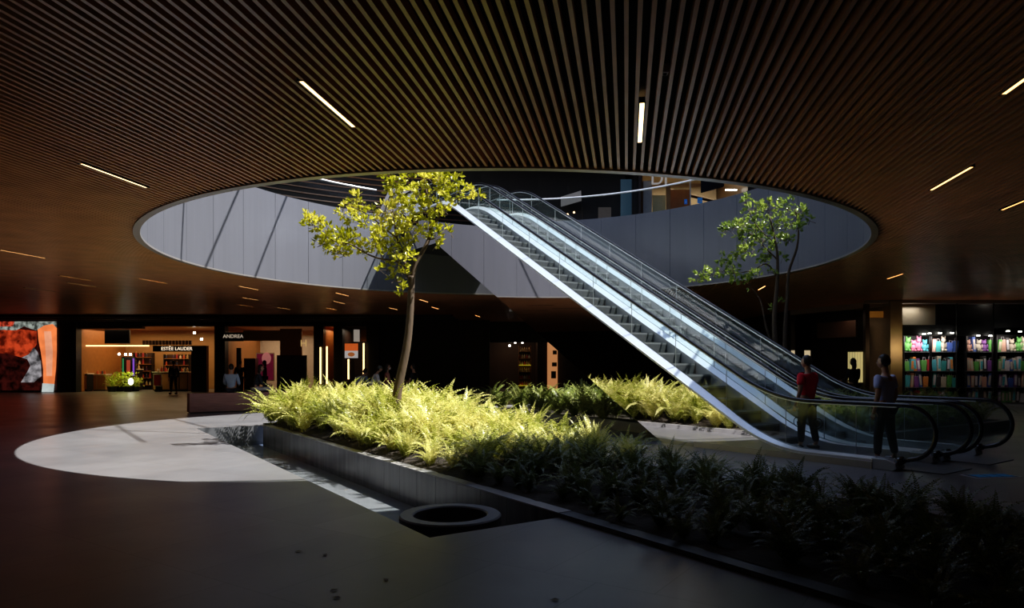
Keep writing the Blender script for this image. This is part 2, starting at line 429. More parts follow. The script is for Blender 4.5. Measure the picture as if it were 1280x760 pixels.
# ------------------------------------------------------------------ escalators
EO = Vector((5.50, 10.42, 0)); EU = Vector((-.582, .813, 0))
ERZ = math.atan2(EU.y, EU.x)
S1 = 1.77; T30 = math.tan(math.radians(30)); RISE = 6.45; S2 = S1 + RISE / T30; SE = 15.6
def sm(s, c, w):
    if s < c - w: return 0
    if s > c + w: return s - c
    return (s - c + w) ** 2 / (4 * w)
def ramp(s, w=.7): return T30 * (sm(s, S1, w) - sm(s, S2, w))
def srange(a, b, n=90):
    S = []; s = a
    while s < b - 1e-6:
        S.append(s); near = abs(s - S1) < 1.2 or abs(s - S2) < 1.2
        s += .12 if near else .6
    S.append(b); return S
def make_escalator(y0, y1, ya, yb, label):
    """local x up the run, local y to the LEFT of it; the widths given are to the right, so they are negated"""
    r = empty('escalator', EO, ERZ, label, 'escalator', 'pair of escalators')
    Y = lambda w: -w
    top = [(s, .15 + ramp(s)) for s in srange(0, SE)]
    bot = [(s, max(0.0, min(5.4, (s - 4.2) * T30))) for s, _ in top]
    # truss: two clad sides, soffit
    for (w, nm) in ((y0, 0), (y1, 1)):
        MB().strip([(s, z - .035) for s, z in top], bot, Y(w) - .008, Y(w) + .008).build('side_cladding', M['mirror'], r)
        b = MB()
        b.strip(top, [(s, z - .02) for s, z in top], Y(w) - .012, Y(w) + .012)
        b.strip([(s, z - .028) for s, z in top], [(s, z - .045) for s, z in top], Y(w) - .011, Y(w) + .011)
        b.build('edge_trim', M['steel'], r)
    MB().strip([(s, z + .02) for s, z in bot], bot, Y(y1), Y(y0)).build('soffit', M['black'], r)
    MB().box(SE - .01, SE, Y(y1), Y(y0), 5.4, 6.4).build('end_cladding', M['black'], r)
    inn0, inn1 = ya + .13, yb - .13
    def slope_band(w0, z0_, w1, z1_, name, m):
        vs = []
        for s, z in top:
            kf = .22 + .78 * max(0, min(1, (s - 1.3) / 2))
            vs += [(s, Y(w0), z + z0_ * kf), (s, Y(w1), z + z1_ * kf)]
        n_ = len(top); b = MB(); b.add(vs, [(2 * i, 2 * i + 1, 2 * i + 3, 2 * i + 2) for i in range(n_ - 1)])
        b.add([vs[0], vs[1], (0, Y(w1), .12), (0, Y(w0), .12)], [(0, 1, 2, 3)])
        return b.build(name, m, r)
    for (w0, w1) in ((y0, ya - .012), (y1, yb + .012)):
        slope_band(w0, .0, w1, .115, 'outer_deck', M['steel'])
    for (wg, wi) in ((ya, inn0), (yb, inn1)):
        sgn = 1 if wi > wg else -1
        slope_band(wg + sgn * .012, .115, wi, .02, 'inner_deck', M['steel'])
        MB().strip([(s, z + .02) for s, z in top], [(s, z - .34) for s, z in top], Y(wi) - .004, Y(wi) + .004).build('skirt_panel', M['skirt'], r)
    MB().box(0.0, 3.4, Y(y0) + .009, Y(y0) + .014, 0, .105).build('floor_reflection_panel', M['floor_sheen'], r)  # warm strip painting the sunlit floor's reflection low on the mirror cladding
    for w in (ya, yb):
        b = MB(); b.prism([(-.36, .04), (-.30, .0), (.02, .0), (.02, .165), (-.20, .165), (-.34, .12)], Y(w) - .13, Y(w) + .13)
        b.build('newel_base', M['floor_sheen'] if False else M['skirt'], r, bevel=.01)
        MB().tube([(-.30, Y(w), .13), (-.40, Y(w), .17)], [.07, .055], n=12).build('handrail_inlet', M['rubber'], r, smooth=True)
    MB().prism([(-.9, .0), (-.9, .012), (.95, .02), (.95, .0)], Y(inn1), Y(inn0)).build('floor_plate', M['step'], r)
    b = MB()
    for i in range(24):
        w = inn0 + (inn1 - inn0) * (i + .5) / 24
        b.box(.95, 1.12, Y(w) - .006, Y(w) + .006, .0, .045)
    b.build('comb_plate', M['steel'], r)
    MB().box(S2 + .9, SE + 1.3, Y(inn1), Y(inn0), RISE - .03, RISE + .008).build('landing_plate', M['step'], r)
    # steps
    s = 1.15; i = 0
    while s < S2 + .7:
        z = ramp(s + .2) ; z1 = ramp(s - .2)
        b = MB(); b.cur = 0
        b.box(s, s + .405, Y(inn1) + .01, Y(inn0) - .01, z - .03, z + .005)
        b.cur = 1
        rz0 = min(z1, z - .02)
        b.box(s, s + .02, Y(inn1) + .01, Y(inn0) - .01, rz0, z - .03)
        b.cur = 0
        for q in range(12):
            w = inn0 + .03 + (inn1 - inn0 - .06) * q / 11
            b.box(s, s + .40, Y(w) - .008, Y(w) + .008, z + .004, z + .011)
        b.build('step', [M['step'], M['riser']], r)
        s += .4; i += 1
    # glass balustrades, handrails
    for w in (ya, yb):
        hc, hr_ = .58, .40
        # newel glass D shapes
        for end in (0, 1):
            if end == 0: x0, sg, zb = -.44, -1, 0.0
            else: x0, sg, zb = SE + .2, 1, RISE
            poly = [(x0 + sg * (hr_ - .03) * math.sin(t), zb + hc + (hr_ - .03) * math.cos(t)) for t in [PI * j / 16 for j in range(17)]]
            back = x0 - sg * .75
            poly += [(x0 - sg * .1, zb + .2), (back, zb + .25), (back, zb + hc + hr_ - .03)]
            MB().prism(poly, Y(w) - .006, Y(w) + .006).build('glass_panel', M['glass'], r)
        s0 = .315
        edges = [s0 + i * 1.22 for i in range(0, 13) if s0 + i * 1.22 < SE - .6] + [SE - .555]
        for a, c in zip(edges[:-1], edges[1:]):
            S = [a + .004 + (c - a - .008) * i / 8 for i in range(9)]
            tp = [(q, .95 + ramp(q)) for q in S]; bt = [(q, .15 + .1 * (.22 + .78 * max(0, min(1, (q - 1.3) / 2))) + ramp(q)) for q in S]
            GPN = MB().strip(tp, bt, Y(w) - .006, Y(w) + .006).build('glass_panel', M['glass'], r)
            MB().strip([(a - .003, .93 + ramp(a)), (a + .003, .93 + ramp(a))], [(a - .003, .17 + ramp(a)), (a + .003, .17 + ramp(a))], Y(w) - .007, Y(w) + .007).build('glass_joint', M['skirt'], GPN)
        path = [(-.36, Y(w), .15), (-.50, Y(w), .185)]
        for j in range(1, 17):
            t = PI - PI * j / 16
            path.append((-.44 - hr_ * math.sin(t) * 1.0, Y(w), hc + hr_ * math.cos(t)))
        path += [(q, Y(w), .98 + ramp(q)) for q in srange(-.3, SE + .15)]
        for j in range(0, 17):
            t = PI * j / 16
            path.append((SE + .2 + hr_ * math.sin(t), Y(w), RISE + hc + hr_ * math.cos(t)))
        HR = MB().tube(path, .034, n=10, up=(0, 1, 0), flat=.6).build('handrail', M['rubber'], r, smooth=True)
        p2 = [(a, b_, c_ - .0) for a, b_, c_ in path]
        gd = MB()
        pts = [(q, .945 + ramp(q)) for q in srange(-.3, SE + .15)]
        gd.strip([(a, z + .012) for a, z in pts], [(a, z - .006) for a, z in pts], Y(w) - .016, Y(w) + .016)
        gd.build('handrail_guide', M['steel'], HR)
    return r
make_escalator(0.0, 1.50, .13, 1.34, 'polished steel escalator nearer the planted pool, red-shirted person at its foot')
make_escalator(1.56, 3.14, 1.72, 2.98, 'steel and glass escalator on the far side of the pair, beside the shaded tree')
# landing bridge between escalator head and upper floor
ET = frameT(EO, EU)
MB(ET).box(SE + .02, SE + 2.6, -3.14, 0.0, FL2 - .35, FL2 - .035).build('trim_landing', M['black'])['kind'] = 'structure'
# icons on the near newel glass
for k, sx in enumerate((1.30, .95)):
    o = empty('safety_sticker', ET @ Vector((sx, -.13 + .0075, .62)), ERZ, 'round safety pictogram sticker on glass, ' + ('one nearer the handrail curve' if k else 'one further up the escalator'), 'sticker', 'round pictogram stickers')
    rg = MB()
    n = 32
    vs = [(rr * math.cos(2 * PI * i / n), 0, rr * math.sin(2 * PI * i / n)) for i in range(n) for rr in (.075, .088)]
    rg.add(vs, [(2 * i, 2 * i + 1, (2 * i + 3) % (2 * n), (2 * i + 2) % (2 * n)) for i in range(n)])
    rg.build('ring', M['black'], o)
    pg = MB(); pg.lathe([(0, .0), (.013, .0)], (0, 0, 0), n=4)
    pg = MB(); pg.add([(-.02, 0, -.05), (.02, 0, -.05), (.028, 0, .01), (-.028, 0, .01), (-.014, 0, .02), (.014, 0, .02), (.014, 0, .048), (-.014, 0, .048)], [(0, 1, 2, 3), (4, 5, 6, 7)])
    pg.build('pictogram', M['black'], o)
# upper glass rail
gr = empty('glass_guardrail', (CX, CY, 0), 0, 'curved glass guardrail with bright metal top rail around the round opening', 'railing')
gp0 = MB(); gp0.T = Matrix.Translation((-CX, -CY, 0))
ng = 40
for i in range(ng):
    a0 = g1 + span * i / ng + .001; a1 = g1 + span * (i + 1) / ng - .001
    q = MB(Matrix.Translation((-CX, -CY, 0))); arcring(q, R + .045, R + .057, TOPW - .05, 7.46, a0, a1, 4); q.build('glass_panel', M['railglass'], gr)
pts = [(R + .05) * Vector((math.cos(g1 + span * i / 180), math.sin(g1 + span * i / 180), 0)) + Vector((0, 0, 7.49)) for i in range(181)]
MB().tube(pts, .03, n=8, up=(0, 0, 1)).build('top_rail', M['steel'], gr, smooth=True)

# ------------------------------------------------------------------ pool, ring, planters
pf = pmb(); pf.box(0, POOL_S, 0, POOL_N, -.52, -.5); struct('floor_pool', pf, M['poolfloor'])
pw = pmb(); pw.box(-.1, 0, -.1, POOL_N, -.5, -.001); pw.box(POOL_S, POOL_S + .1, -.1, POOL_N + .1, -.5, -.001); pw.box(0, POOL_S, -.1, 0, -.5, -.001)
struct('trim_pool_walls', pw, M['ring'])  # darker stone puts the end wall's shade into the colour
w_ = pmb(); w_.add([(0.001, 0.001, -.40), (POOL_S - .001, .001, -.40), (POOL_S - .001, POOL_N, -.40), (.001, POOL_N, -.40)], [(0, 3, 2, 1)])
tag(w_.build('pool_water', M['water']), 'shallow dark water in the sunken rectangular pool beside the ferns', 'water', kind='stuff')
rg = empty('stone_ring_basin', (-.66, 7.30, -.5), 0, 'round dark stone basin ring standing in the near end of the sunken pool', 'basin')
MB().lathe([(.545, 0), (.545, .485), (.53, .50), (.405, .50), (.39, .485), (.39, .0)], n=72).build('rim_wall', M['ring'], rg, smooth=False)
MB().lathe([(0, .05), (.388, .05)], n=48).build('basin_bottom', M['black'], rg)
BED_S0, BED_S1, BN0, BN1 = -8.0, 12.4, 1.5, 4.65
r = empty('planter', (PO.x, PO.y, 0), 0, 'long stone planter bed of ferns between the sunken pool and the escalators', 'planter')
TI = Matrix.Translation(-PO) @ PT
b = MB(TI)
nx = 34
for i in range(nx):                        # stone facing slabs along the pool
    a0 = BED_S0 + (BED_S1 - BED_S0) * i / nx; a1 = BED_S0 + (BED_S1 - BED_S0) * (i + 1) / nx - .006
    b.box(a0, a1, BN0, BN0 + .16, -.5 if a1 > 0 else 0, .035)
b.build('pool_side_wall', M['kerb'] if False else M['stone'], r)
b = MB(TI); b.box(0, BED_S1, BN0 - .004, BN0 + .17, .036, .05); b.build('coping', M['kerb'], r)
b = MB(TI); b.box(BED_S0, 0, BN0 - .002, BN0 + .17, .036, .045); b.build('coping', M['black'], r)  # near stretch coloured black to paint its shade
b = MB(TI); b.box(BED_S0, BED_S1, BN1 - .15, BN1, 0, .09); b.box(BED_S1 - .15, BED_S1, BN0, BN1, 0, .09); b.build('kerb', M['kerb'], r)
def soil_h(s, n):
    g = max(0, min(1, (s + 1) / 9)); e = min(1, max(0, min(n - BN0 - .1, BN1 - .1 - n)) / .6)
    return .04 + .26 * g * e
def grid(mb, s0, s1, n0, n1, hf, ns, nn):
    vs = [(s0 + (s1 - s0) * i / ns, n0 + (n1 - n0) * j / nn, 0) for i in range(ns + 1) for j in range(nn + 1)]
    vs = [(a, c, hf(a, c) + U(-.015, .015)) for a, c, _ in vs]
    mb.add(vs, [(i * (nn + 1) + j, i * (nn + 1) + j + 1, (i + 1) * (nn + 1) + j + 1, (i + 1) * (nn + 1) + j) for i in range(ns) for j in range(nn)])
    return mb
so = grid(MB(TI), BED_S0 + .02, BED_S1 - .14, BN0 + .15, BN1 - .14, soil_h, 80, 14).build('soil', M['soil'], r); so['kind'] = 'stuff'
# second planter (L shaped) under and beyond the escalators
L2 = [(5.6, 8.5), (13.4, 8.5), (13.4, 16.6), (1.6, 16.6), (1.6, 10.85), (5.6, 10.85)]
r2 = empty('planter', (PO.x, PO.y, 0), 0, 'shaded stone planter bed running under and beyond the escalators', 'planter')
b = MB(TI)
for i in range(6):
    p, q = Vector(L2[i]), Vector(L2[(i + 1) % 6]); lo = Vector((min(p.x, q.x), min(p.y, q.y))); hi = Vector((max(p.x, q.x), max(p.y, q.y)))
    b.box(lo.x - .09, hi.x + .09, lo.y - .09, hi.y + .09, 0, .22)
b.build('kerb', M['kerb'], r2)
b = MB(TI); grid(b, 5.6, 13.4, 8.5, 10.85, lambda a, c: .15, 12, 8); grid(b, 1.6, 13.4, 10.85, 16.6, lambda a, c: .15, 20, 12)
so = b.build('soil', M['soil'], r2); so['kind'] = 'stuff'

# ------------------------------------------------------------------ ferns
def fern_mesh(seed, m, nf=34, spread=1.0):
    random.seed(seed); b = MB()
    for k in range(nf):
        ph = U(0, 2 * PI); L = U(.55, 1.0); e0 = math.radians(U(58, 88)); bend = math.radians(U(45, 125)) * spread
        n = 22; p = Vector((U(-.06, .06), U(-.06, .06), 0)); tw = U(-.5, .5)
        hd = Vector((math.cos(ph), math.sin(ph), 0)); sd0 = Vector((-hd.y, hd.x, 0)); st = L / n; prev = None
        for i in range(n + 1):
            t = i / n; e = e0 - bend * t ** 1.4
            T = hd * math.cos(e) + Vector((0, 0, math.sin(e))); nrm = sd0.cross(T)
            sd = (sd0 * math.cos(tw * t) + nrm * math.sin(tw * t)).normalized()
            if i > 2:
                ll = .062 * math.sin(PI * min(1, .12 + .9 * t)) ** .8 * U(.85, 1.15) + .004
                w = st * .42
                for sg in (-1, 1):
                    tip = p + sd * sg * ll + T * ll * U(.25, .5) + nrm * U(-.25, .3) * ll
                    md = p + sd * sg * ll * .45 + T * (ll * .15)
                    b.add([p - T * w * .5, md - T * w, tip, md + T * w], [(0, 1, 2, 3)] if sg > 0 else [(3, 2, 1, 0)])
            if i % 3 == 0:
                if prev is not None:
                    b.add([prev - sd * .003, prev + sd * .003, p + sd * .002, p - sd * .002], [(0, 1, 2, 3)])
                prev = p.copy()
            p = p + T * st
    return b.mesh('fern', m)
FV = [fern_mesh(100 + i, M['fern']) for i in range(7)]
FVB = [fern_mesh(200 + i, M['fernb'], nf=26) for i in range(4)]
M['fernd'] = mat_leaf('shade-darkened fern fronds', (.02, .035, .008), (.075, .11, .02), (.19, .21, .06), trans=.3)  # fern greens darkened again to paint in the near end's deep shade
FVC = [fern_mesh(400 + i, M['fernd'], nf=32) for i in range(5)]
FT = fern_mesh(300, M['fern'], nf=30, spread=.45)
random.seed(5)
def put_fern(me, p, sc_, label, group):
    o = bpy.data.objects.new('fern', me); COL.objects.link(o); o.location = p
    o.rotation_euler = (U(-.12, .12), U(-.12, .12), U(0, 2 * PI)); o.scale = (sc_ * U(.9, 1.1), sc_ * U(.9, 1.1), sc_)
    tag(o, label, 'fern', group)
s = -4.6
cnt = 0
while s < BED_S1 - .15:
    n = BN0 + (.36 if s < 9.5 else .24)
    while n < BN1 - .15:
        a = s + U(-.16, .16); c = n + U(-.14, .14)
        c = max(BN0 + (.30 if a < 9.5 else .16), min(BN1 - .22, c)); a = min(a, BED_S1 - .2)
        P = pool(a, c, soil_h(a, c) - .02)
        ht = .40 + .09 * (a - .8); ht = max(.38, min(1.02, ht))
        hs_ = (ht - soil_h(a, c) * .7) / .74 * U(.82, 1.18) * (1.15 if a < 3 else 1)
        if c < BN0 + .6 and a < 9.5: hs_ *= .82
        lit = (P.x + 2.6) ** 2 + (P.y - 16.9) ** 2 < 7.5 ** 2
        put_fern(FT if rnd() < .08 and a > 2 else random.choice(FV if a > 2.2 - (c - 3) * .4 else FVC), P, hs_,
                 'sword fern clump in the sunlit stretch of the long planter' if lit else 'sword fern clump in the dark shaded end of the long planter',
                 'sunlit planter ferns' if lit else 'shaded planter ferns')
        cnt += 1; n += .50 if s > 3 else .43
    s += .44 if s > 3 else .40
s = 1.9; c2_ = 0
while s < 13.2:
    n = 8.75
    while n < 16.4:
        if (s > 5.8 or n > 11.1) and not (s > 9 and n > 13):
            a = s + U(-.2, .2); c = n + U(-.2, .2)
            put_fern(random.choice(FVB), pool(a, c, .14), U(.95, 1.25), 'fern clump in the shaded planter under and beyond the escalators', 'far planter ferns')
            c2_ += 1
        n += .78
    s += .68
print('ferns', cnt, c2_)

# ------------------------------------------------------------------ trees
def tree(label, D, base, trunks, clusters, lm, leafn, seed, lsz=.12):
    random.seed(seed)
    r = empty('potted_tree' if False else 'tree', base, 0, label, 'tree')
    inv = Matrix.Translation(-Vector(base))
    for i, (pts, rs) in enumerate(trunks):
        P = [(W(p[0], p[1], D) if len(p) == 2 else W(p[0], p[1], D + p[2])) for p in pts]
        # smooth subdivision
        Q = []; RR_ = []
        for a in range(len(P) - 1):
            p0 = P[max(a - 1, 0)]; p1 = P[a]; p2 = P[a + 1]; p3 = P[min(a + 2, len(P) - 1)]
            for k in range(4):
                t = k / 4
                Q.append(.5 * ((2 * p1) + (p2 - p0) * t + (2 * p0 - 5 * p1 + 4 * p2 - p3) * t * t + (3 * p1 - p0 - 3 * p2 + p3) * t ** 3))
                RR_.append(rs[0] + (rs[1] - rs[0]) * (a + t) / (len(P) - 1))
        Q.append(P[-1]); RR_.append(rs[1])
        MB(inv).tube(Q, RR_, n=10).build('trunk' if rs[0] > .05 else 'branch', M['bark'], r, smooth=True)
    lf = MB(inv)
    for (px, py, pr) in clusters:
        C = W(px, py, D + U(-.5, .5)); rad = pr / F * D
        nn = max(4, int(leafn * (pr / 14) ** 1.7))
        for k in range(nn):
            dv = Vector((random.gauss(0, 1), random.gauss(0, 1.2), random.gauss(0, 1))).normalized() * rad * rnd() ** .45
            tip = C + dv; out = (dv.normalized() * .6 + Vector((0, 0, .35)) + Vector((U(-1, 1), U(-1, 1), U(-.8, .8))) * .5).normalized()
            if k % 3 == 0: lf.cur = 1; lf.tube([tip - out * .16 - dv * .3, tip], [.006, .003], n=4); lf.cur = 0
            for q in range(random.randint(4, 6)):
                dr = (out + Vector((U(-1, 1), U(-1, 1), U(-1, 1))) * .85).normalized()
                L = lsz * U(.7, 1.25); sd = dr.cross(Vector((U(-1, 1), U(-1, 1), U(-.4, 1)))).normalized(); nr = dr.cross(sd)
                w = L * .21; b0 = tip + dr * .01
                vs = [b0, b0 + dr * L * .35 + sd * w + nr * w * .35, b0 + dr * L * .7 + sd * w * .85 + nr * w * .2 - nr * L * .04, b0 + dr * L - nr * L * .12,
                      b0 + dr * L * .7 - sd * w * .85 + nr * w * .2 - nr * L * .04, b0 + dr * L * .35 - sd * w + nr * w * .35, b0 + dr * L * .4, b0 + dr * L * .72 - nr * L * .04]
                lf.add(vs, [(0, 1, 6), (1, 2, 7, 6), (2, 3, 7), (3, 4, 7), (4, 5, 6, 7), (5, 0, 6)])
    lf.build('foliage', [lm, M['bark']], r)
    return r
D1 = 13.7
c1 = [(386, 272, 9), (392, 278, 12), (405, 287, 13), (418, 298, 14), (403, 303, 10), (432, 305, 16), (440, 296, 12), (452, 310, 13), (468, 300, 14), (425, 314, 12), (412, 308, 10),
      (442, 250, 11), (430, 262, 12), (450, 262, 13), (463, 272, 11), (440, 272, 10), (476, 285, 12), (455, 278, 8),
      (490, 230, 17), (510, 222, 13), (500, 245, 18), (520, 240, 17), (535, 226, 12), (488, 260, 16), (510, 265, 20), (530, 260, 17), (495, 285, 18), (515, 290, 17), (535, 282, 13),
      (490, 310, 15), (510, 308, 13), (475, 305, 12), (484, 218, 9), (548, 222, 9), (520, 215, 8),
      (550, 232, 14), (565, 226, 11), (575, 240, 12), (590, 238, 9), (560, 245, 12), (545, 262, 12), (600, 244, 4), (558, 262, 9),
      (546, 296, 8), (555, 286, 6), (563, 290, 4), (545, 304, 5), (500, 330, 10), (486, 335, 8), (494, 350, 7), (502, 360, 7), (478, 337, 5), (515, 320, 9), (505, 343, 7)]
t1 = [([(497, 552), (496, 500), (499, 478), (504, 455), (508, 435), (511, 412), (513, 385), (514, 360), (515, 345)], (.10, .062)),
      ([(515, 348), (520, 328), (532, 308, .05), (538, 290, .1), (537, 268, .1), (533, 240, .1), (530, 222, .1)], (.055, .012)),
      ([(514, 356), (506, 336, -.05), (494, 326, -.1), (478, 324, -.15), (460, 318, -.2), (440, 306, -.25), (415, 300, -.3), (392, 282, -.3)], (.03, .006)),
      ([(508, 340), (504, 320, .1), (497, 300, .15), (492, 272, .2), (490, 245, .2), (486, 225, .2)], (.032, .007)),
      ([(497, 298, .1), (480, 285, .1), (465, 272, 0), (448, 262, 0), (434, 258, 0)], (.018, .005)),
      ([(537, 288, .1), (550, 270, 0), (562, 255, 0), (578, 246, 0), (598, 244, 0)], (.022, .005)),
      ([(505, 350), (497, 352, -.1), (494, 345, -.2), (490, 337, -.3)], (.014, .004)),
      ([(478, 324, -.15), (474, 312, -.3), (468, 300, -.3), (462, 290, -.2)], (.014, .004)),
      ([(440, 316, -.2), (425, 318, -.2), (410, 314, -.2)], (.010, .004)),
      ([(536, 300, .05), (546, 297, .1), (556, 288, .2)], (.012, .004))]
b1 = W(497, 552, D1); b1.z = .12
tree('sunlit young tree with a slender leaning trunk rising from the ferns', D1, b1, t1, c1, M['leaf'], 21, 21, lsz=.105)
D2 = 15.8
c2l = [(933, 250, 8), (943, 264, 13), (960, 262, 13), (983, 258, 11), (1000, 264, 9), (925, 280, 10), (945, 285, 14), (970, 280, 13), (990, 278, 10), (905, 287, 8), (914, 284, 7), (928, 292, 9),
       (955, 300, 12), (930, 303, 9), (975, 300, 9), (986, 298, 7), (1013, 275, 3), (925, 316, 9), (905, 325, 9), (916, 336, 9), (935, 313, 9), (955, 325, 7), (880, 343, 8), (870, 348, 6),
       (890, 340, 7), (920, 346, 9), (935, 352, 9), (945, 342, 7), (960, 315, 8), (975, 376, 4), (965, 384, 4), (903, 338, 6), (990, 244, 4), (966, 340, 4), (978, 322, 5), (998, 285, 7)]
t2 = [([(973, 538), (971, 470), (969, 430), (968, 395), (971, 360), (972, 325), (969, 300), (962, 270)], (.075, .015)),
      ([(982, 538), (981, 470), (981, 430), (982, 400), (984, 370), (986, 340), (996, 310), (998, 285), (994, 262)], (.06, .012)),
      ([(968, 440), (958, 410), (952, 380), (946, 368, 0), (936, 356, 0)], (.03, .006)),
      ([(971, 345), (958, 330), (940, 338), (915, 342), (880, 345)], (.02, .005)),
      ([(972, 325), (955, 308), (935, 290), (915, 284)], (.02, .005)),
      ([(970, 305), (948, 285), (935, 262)], (.018, .005))]
b2 = W(975, 538, D2); b2.z = .14
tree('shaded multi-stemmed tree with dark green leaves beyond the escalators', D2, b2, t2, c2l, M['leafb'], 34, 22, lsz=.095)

# ------------------------------------------------------------------ benches
def bench(p, L, label):
    r = empty('bench', p, math.atan2(PN.y, PN.x), label, 'bench', 'timber benches')
    b = MB(); b.box(0, L - .012, 0, .5, .03, .62); b.build('seat_block', M['wood'], r, bevel=.008)
    MB().box(.06, L - .06, .05, .45, 0, .03).build('plinth', M['black'], r)
    b = MB()
    for i in range(5): b.box(.0, L - .012, .01 + i * .098, .095 + i * .098, .621, .64)
    b.build('seat_slats', M['wood'], r)
BA = Vector((-10.4, 22.0, 0))
bench(BA, 2.1, 'dark timber block bench beyond the pool, end nearest the cosmetics shop')
bench(BA + PN * 2.1, 2.2, 'dark timber block bench section whose end disappears behind the ferns')
BB = Vector((-6.4, 24.6, 0))
bench(BB, 2.1, 'timber bench behind the ferns under the grey and white shirted people')
bench(BB + PN * 2.1, 2.1, 'timber bench behind the ferns under the black clothed person')

# ------------------------------------------------------------------ people
SKIN = mat('skin', (.5, .3, .2), rough=.5, var=.05)
HAIR = mat('dark hair', (.02, .014, .01), rough=.5, var=.4, scale=40)
EYEW = mat('eye', (.05, .04, .04), rough=.2)
LIP = mat('lips', (.35, .13, .11), rough=.4)
SHOE = mat('dark shoe leather', (.02, .018, .017), rough=.4)
def skinned(joints, edges, levels=2, root=0):
    names = list(joints); me = bpy.data.meshes.new('tmp')
    me.from_pydata([tuple(joints[k][0]) for k in names], [(names.index(a), names.index(b)) for a, b in edges], [])
    o = bpy.data.objects.new('tmp', me); COL.objects.link(o)
    o.modifiers.new('s', 'SKIN')
    for i, k in enumerate(names):
        rr = joints[k][1]; me.skin_vertices[0].data[i].radius = rr if isinstance(rr, tuple) else (rr, rr)
    me.skin_vertices[0].data[root].use_root = True
    sb = o.modifiers.new('d', 'SUBSURF'); sb.levels = levels; sb.render_levels = levels
    bpy.context.view_layer.update()
    ev = bpy.data.meshes.new_from_object(o.evaluated_get(bpy.context.evaluated_depsgraph_get()))
    vs = [v.co.copy() for v in ev.vertices]; fs = [tuple(p.vertices) for p in ev.polygons]
    bpy.data.objects.remove(o); bpy.data.meshes.remove(me); bpy.data.meshes.remove(ev)
    return vs, fs
def person(loc, rz, label, shirt, trousers, pose='stand', hair='short', sleeve=.5, mask=False, cap=None, lean=0.0, arms='down', s=1.0, group=None, wx=1.0):
    """local +y is where the person faces"""
    r = empty('person', loc, rz, label, 'person', group); r.scale = (s * wx, s, s)
    V = Vector
    if pose == 'stand':
        hipz = .92; J = {'pel': V((0, 0, .95))}
        kn = [V((-.10, .05, .50)), V((.10, -.03, .50))]; an = [V((-.11, .06, .09)), V((.11, -.10, .10))]
        toe = [V((-.12, .20, .035)), V((.12, .04, .035))]
    else:
        hipz = .10; J = {'pel': V((0, .02, .13))}
        kn = [V((-.13, .45, .10)), V((.13, .45, .10))]; an = [V((-.13, .50, -.54)), V((.13, .50, -.54))]
        toe = [V((-.14, .66, -.60)), V((.14, .66, -.60))]
    pz = J['pel'].z
    def up(x, y, h):                        # torso points lean forward about the pelvis
        return V((x, y + h * math.sin(lean), pz + h * math.cos(lean)))
    wa, ch, nk, hd = up(0, 0, .16), up(0, .0, .36), up(0, -.01, .52), up(0, .015, .66)
    sh = [up(-.185, 0, .45), up(.185, 0, .45)]
    if arms == 'down':
        el = [sh[0] + V((-.06, -.03, -.28)), sh[1] + V((.06, -.03, -.28))]; wr = [el[0] + V((0, .06, -.25)), el[1] + V((0, .08, -.25))]
    elif arms == 'rail':
        el = [sh[0] + V((-.05, -.02, -.28)), sh[1] + V((.12, .06, -.24))]; wr = [el[0] + V((.0, .08, -.24)), el[1] + V((.06, .22, -.02))]
    else:
        el = [sh[0] + V((-.05, .06, -.27)), sh[1] + V((.05, .06, -.27))]; wr = [el[0] + V((.05, .22, -.05)), el[1] + V((-.05, .22, -.05))]
    Jt = {'pel': (J['pel'], (.145, .105)), 'wa': (wa, (.125, .095)), 'ch': (ch, (.15, .105)), 'nb': (up(0, -.01, .46), (.09, .07)), 'nk': (nk, (.055, .055)), 'hd': (hd, (.05, .055))}
    E = [('pel', 'wa'), ('wa', 'ch'), ('ch', 'nb'), ('nb', 'nk'), ('nk', 'hd')]
    for i, sd in enumerate('lr'):
        sg = -1 if i == 0 else 1
        Jt['sh' + sd] = (sh[i], .062); Jt['el' + sd] = (el[i], .042); Jt['wr' + sd] = (wr[i], .027)
        hdn = (wr[i] - el[i]).normalized(); Jt['ha' + sd] = (wr[i] + hdn * .07, (.038, .022))
        hp = V((sg * .09, J['pel'].y, J['pel'].z - .04))
        Jt['hi' + sd] = (hp, .088); Jt['kn' + sd] = (kn[i], .058); Jt['an' + sd] = (an[i], .038); Jt['to' + sd] = (toe[i], (.04, .028))
        E += [('ch', 'sh' + sd), ('sh' + sd, 'el' + sd), ('el' + sd, 'wr' + sd), ('wr' + sd, 'ha' + sd), ('pel', 'hi' + sd), ('hi' + sd, 'kn' + sd), ('kn' + sd, 'an' + sd), ('an' + sd, 'to' + sd)]
    vs, fs = skinned(Jt, E)
    b = MB(); b.add(vs, fs)
    # hands: four fingers and a thumb, slightly curled
    for i, sd in enumerate('lr'):
        sg = -1 if i == 0 else 1
        hdn = (wr[i] - el[i]).normalized(); side = hdn.cross(V((sg * -1, 0, 0))).normalized()
        if side.length < .1: side = V((0, 1, 0))
        inn = side.cross(hdn) * (-1)
        inn = V((-sg, 0, 0)) if inn.x * sg > 0 else inn
        pc = wr[i] + hdn * .07
        for q, (o_, L) in enumerate(((-.026, .062), (-.009, .072), (.009, .068), (.025, .052))):
            p0 = pc + side * o_ * 1.0 + hdn * .005
            p1 = p0 + hdn * (.03 + L * .4); p2 = p1 + (hdn * .75 + inn * .6).normalized() * L * .38; p3 = p2 + (hdn * .35 + inn * .9).normalized() * L * .28
            b.tube([p0, p1, p2, p3], [.0095, .009, .008, .006], n=6)
        t0 = wr[i] + hdn * .03 + side * .024
        b.tube([t0, t0 + side * .03 + hdn * .03 + inn * .01, t0 + side * .038 + hdn * .065 + inn * .02], [.012, .0105, .007], n=6)
    # head with nose, ears, chin
    HC = hd + V((0, .012, .05))
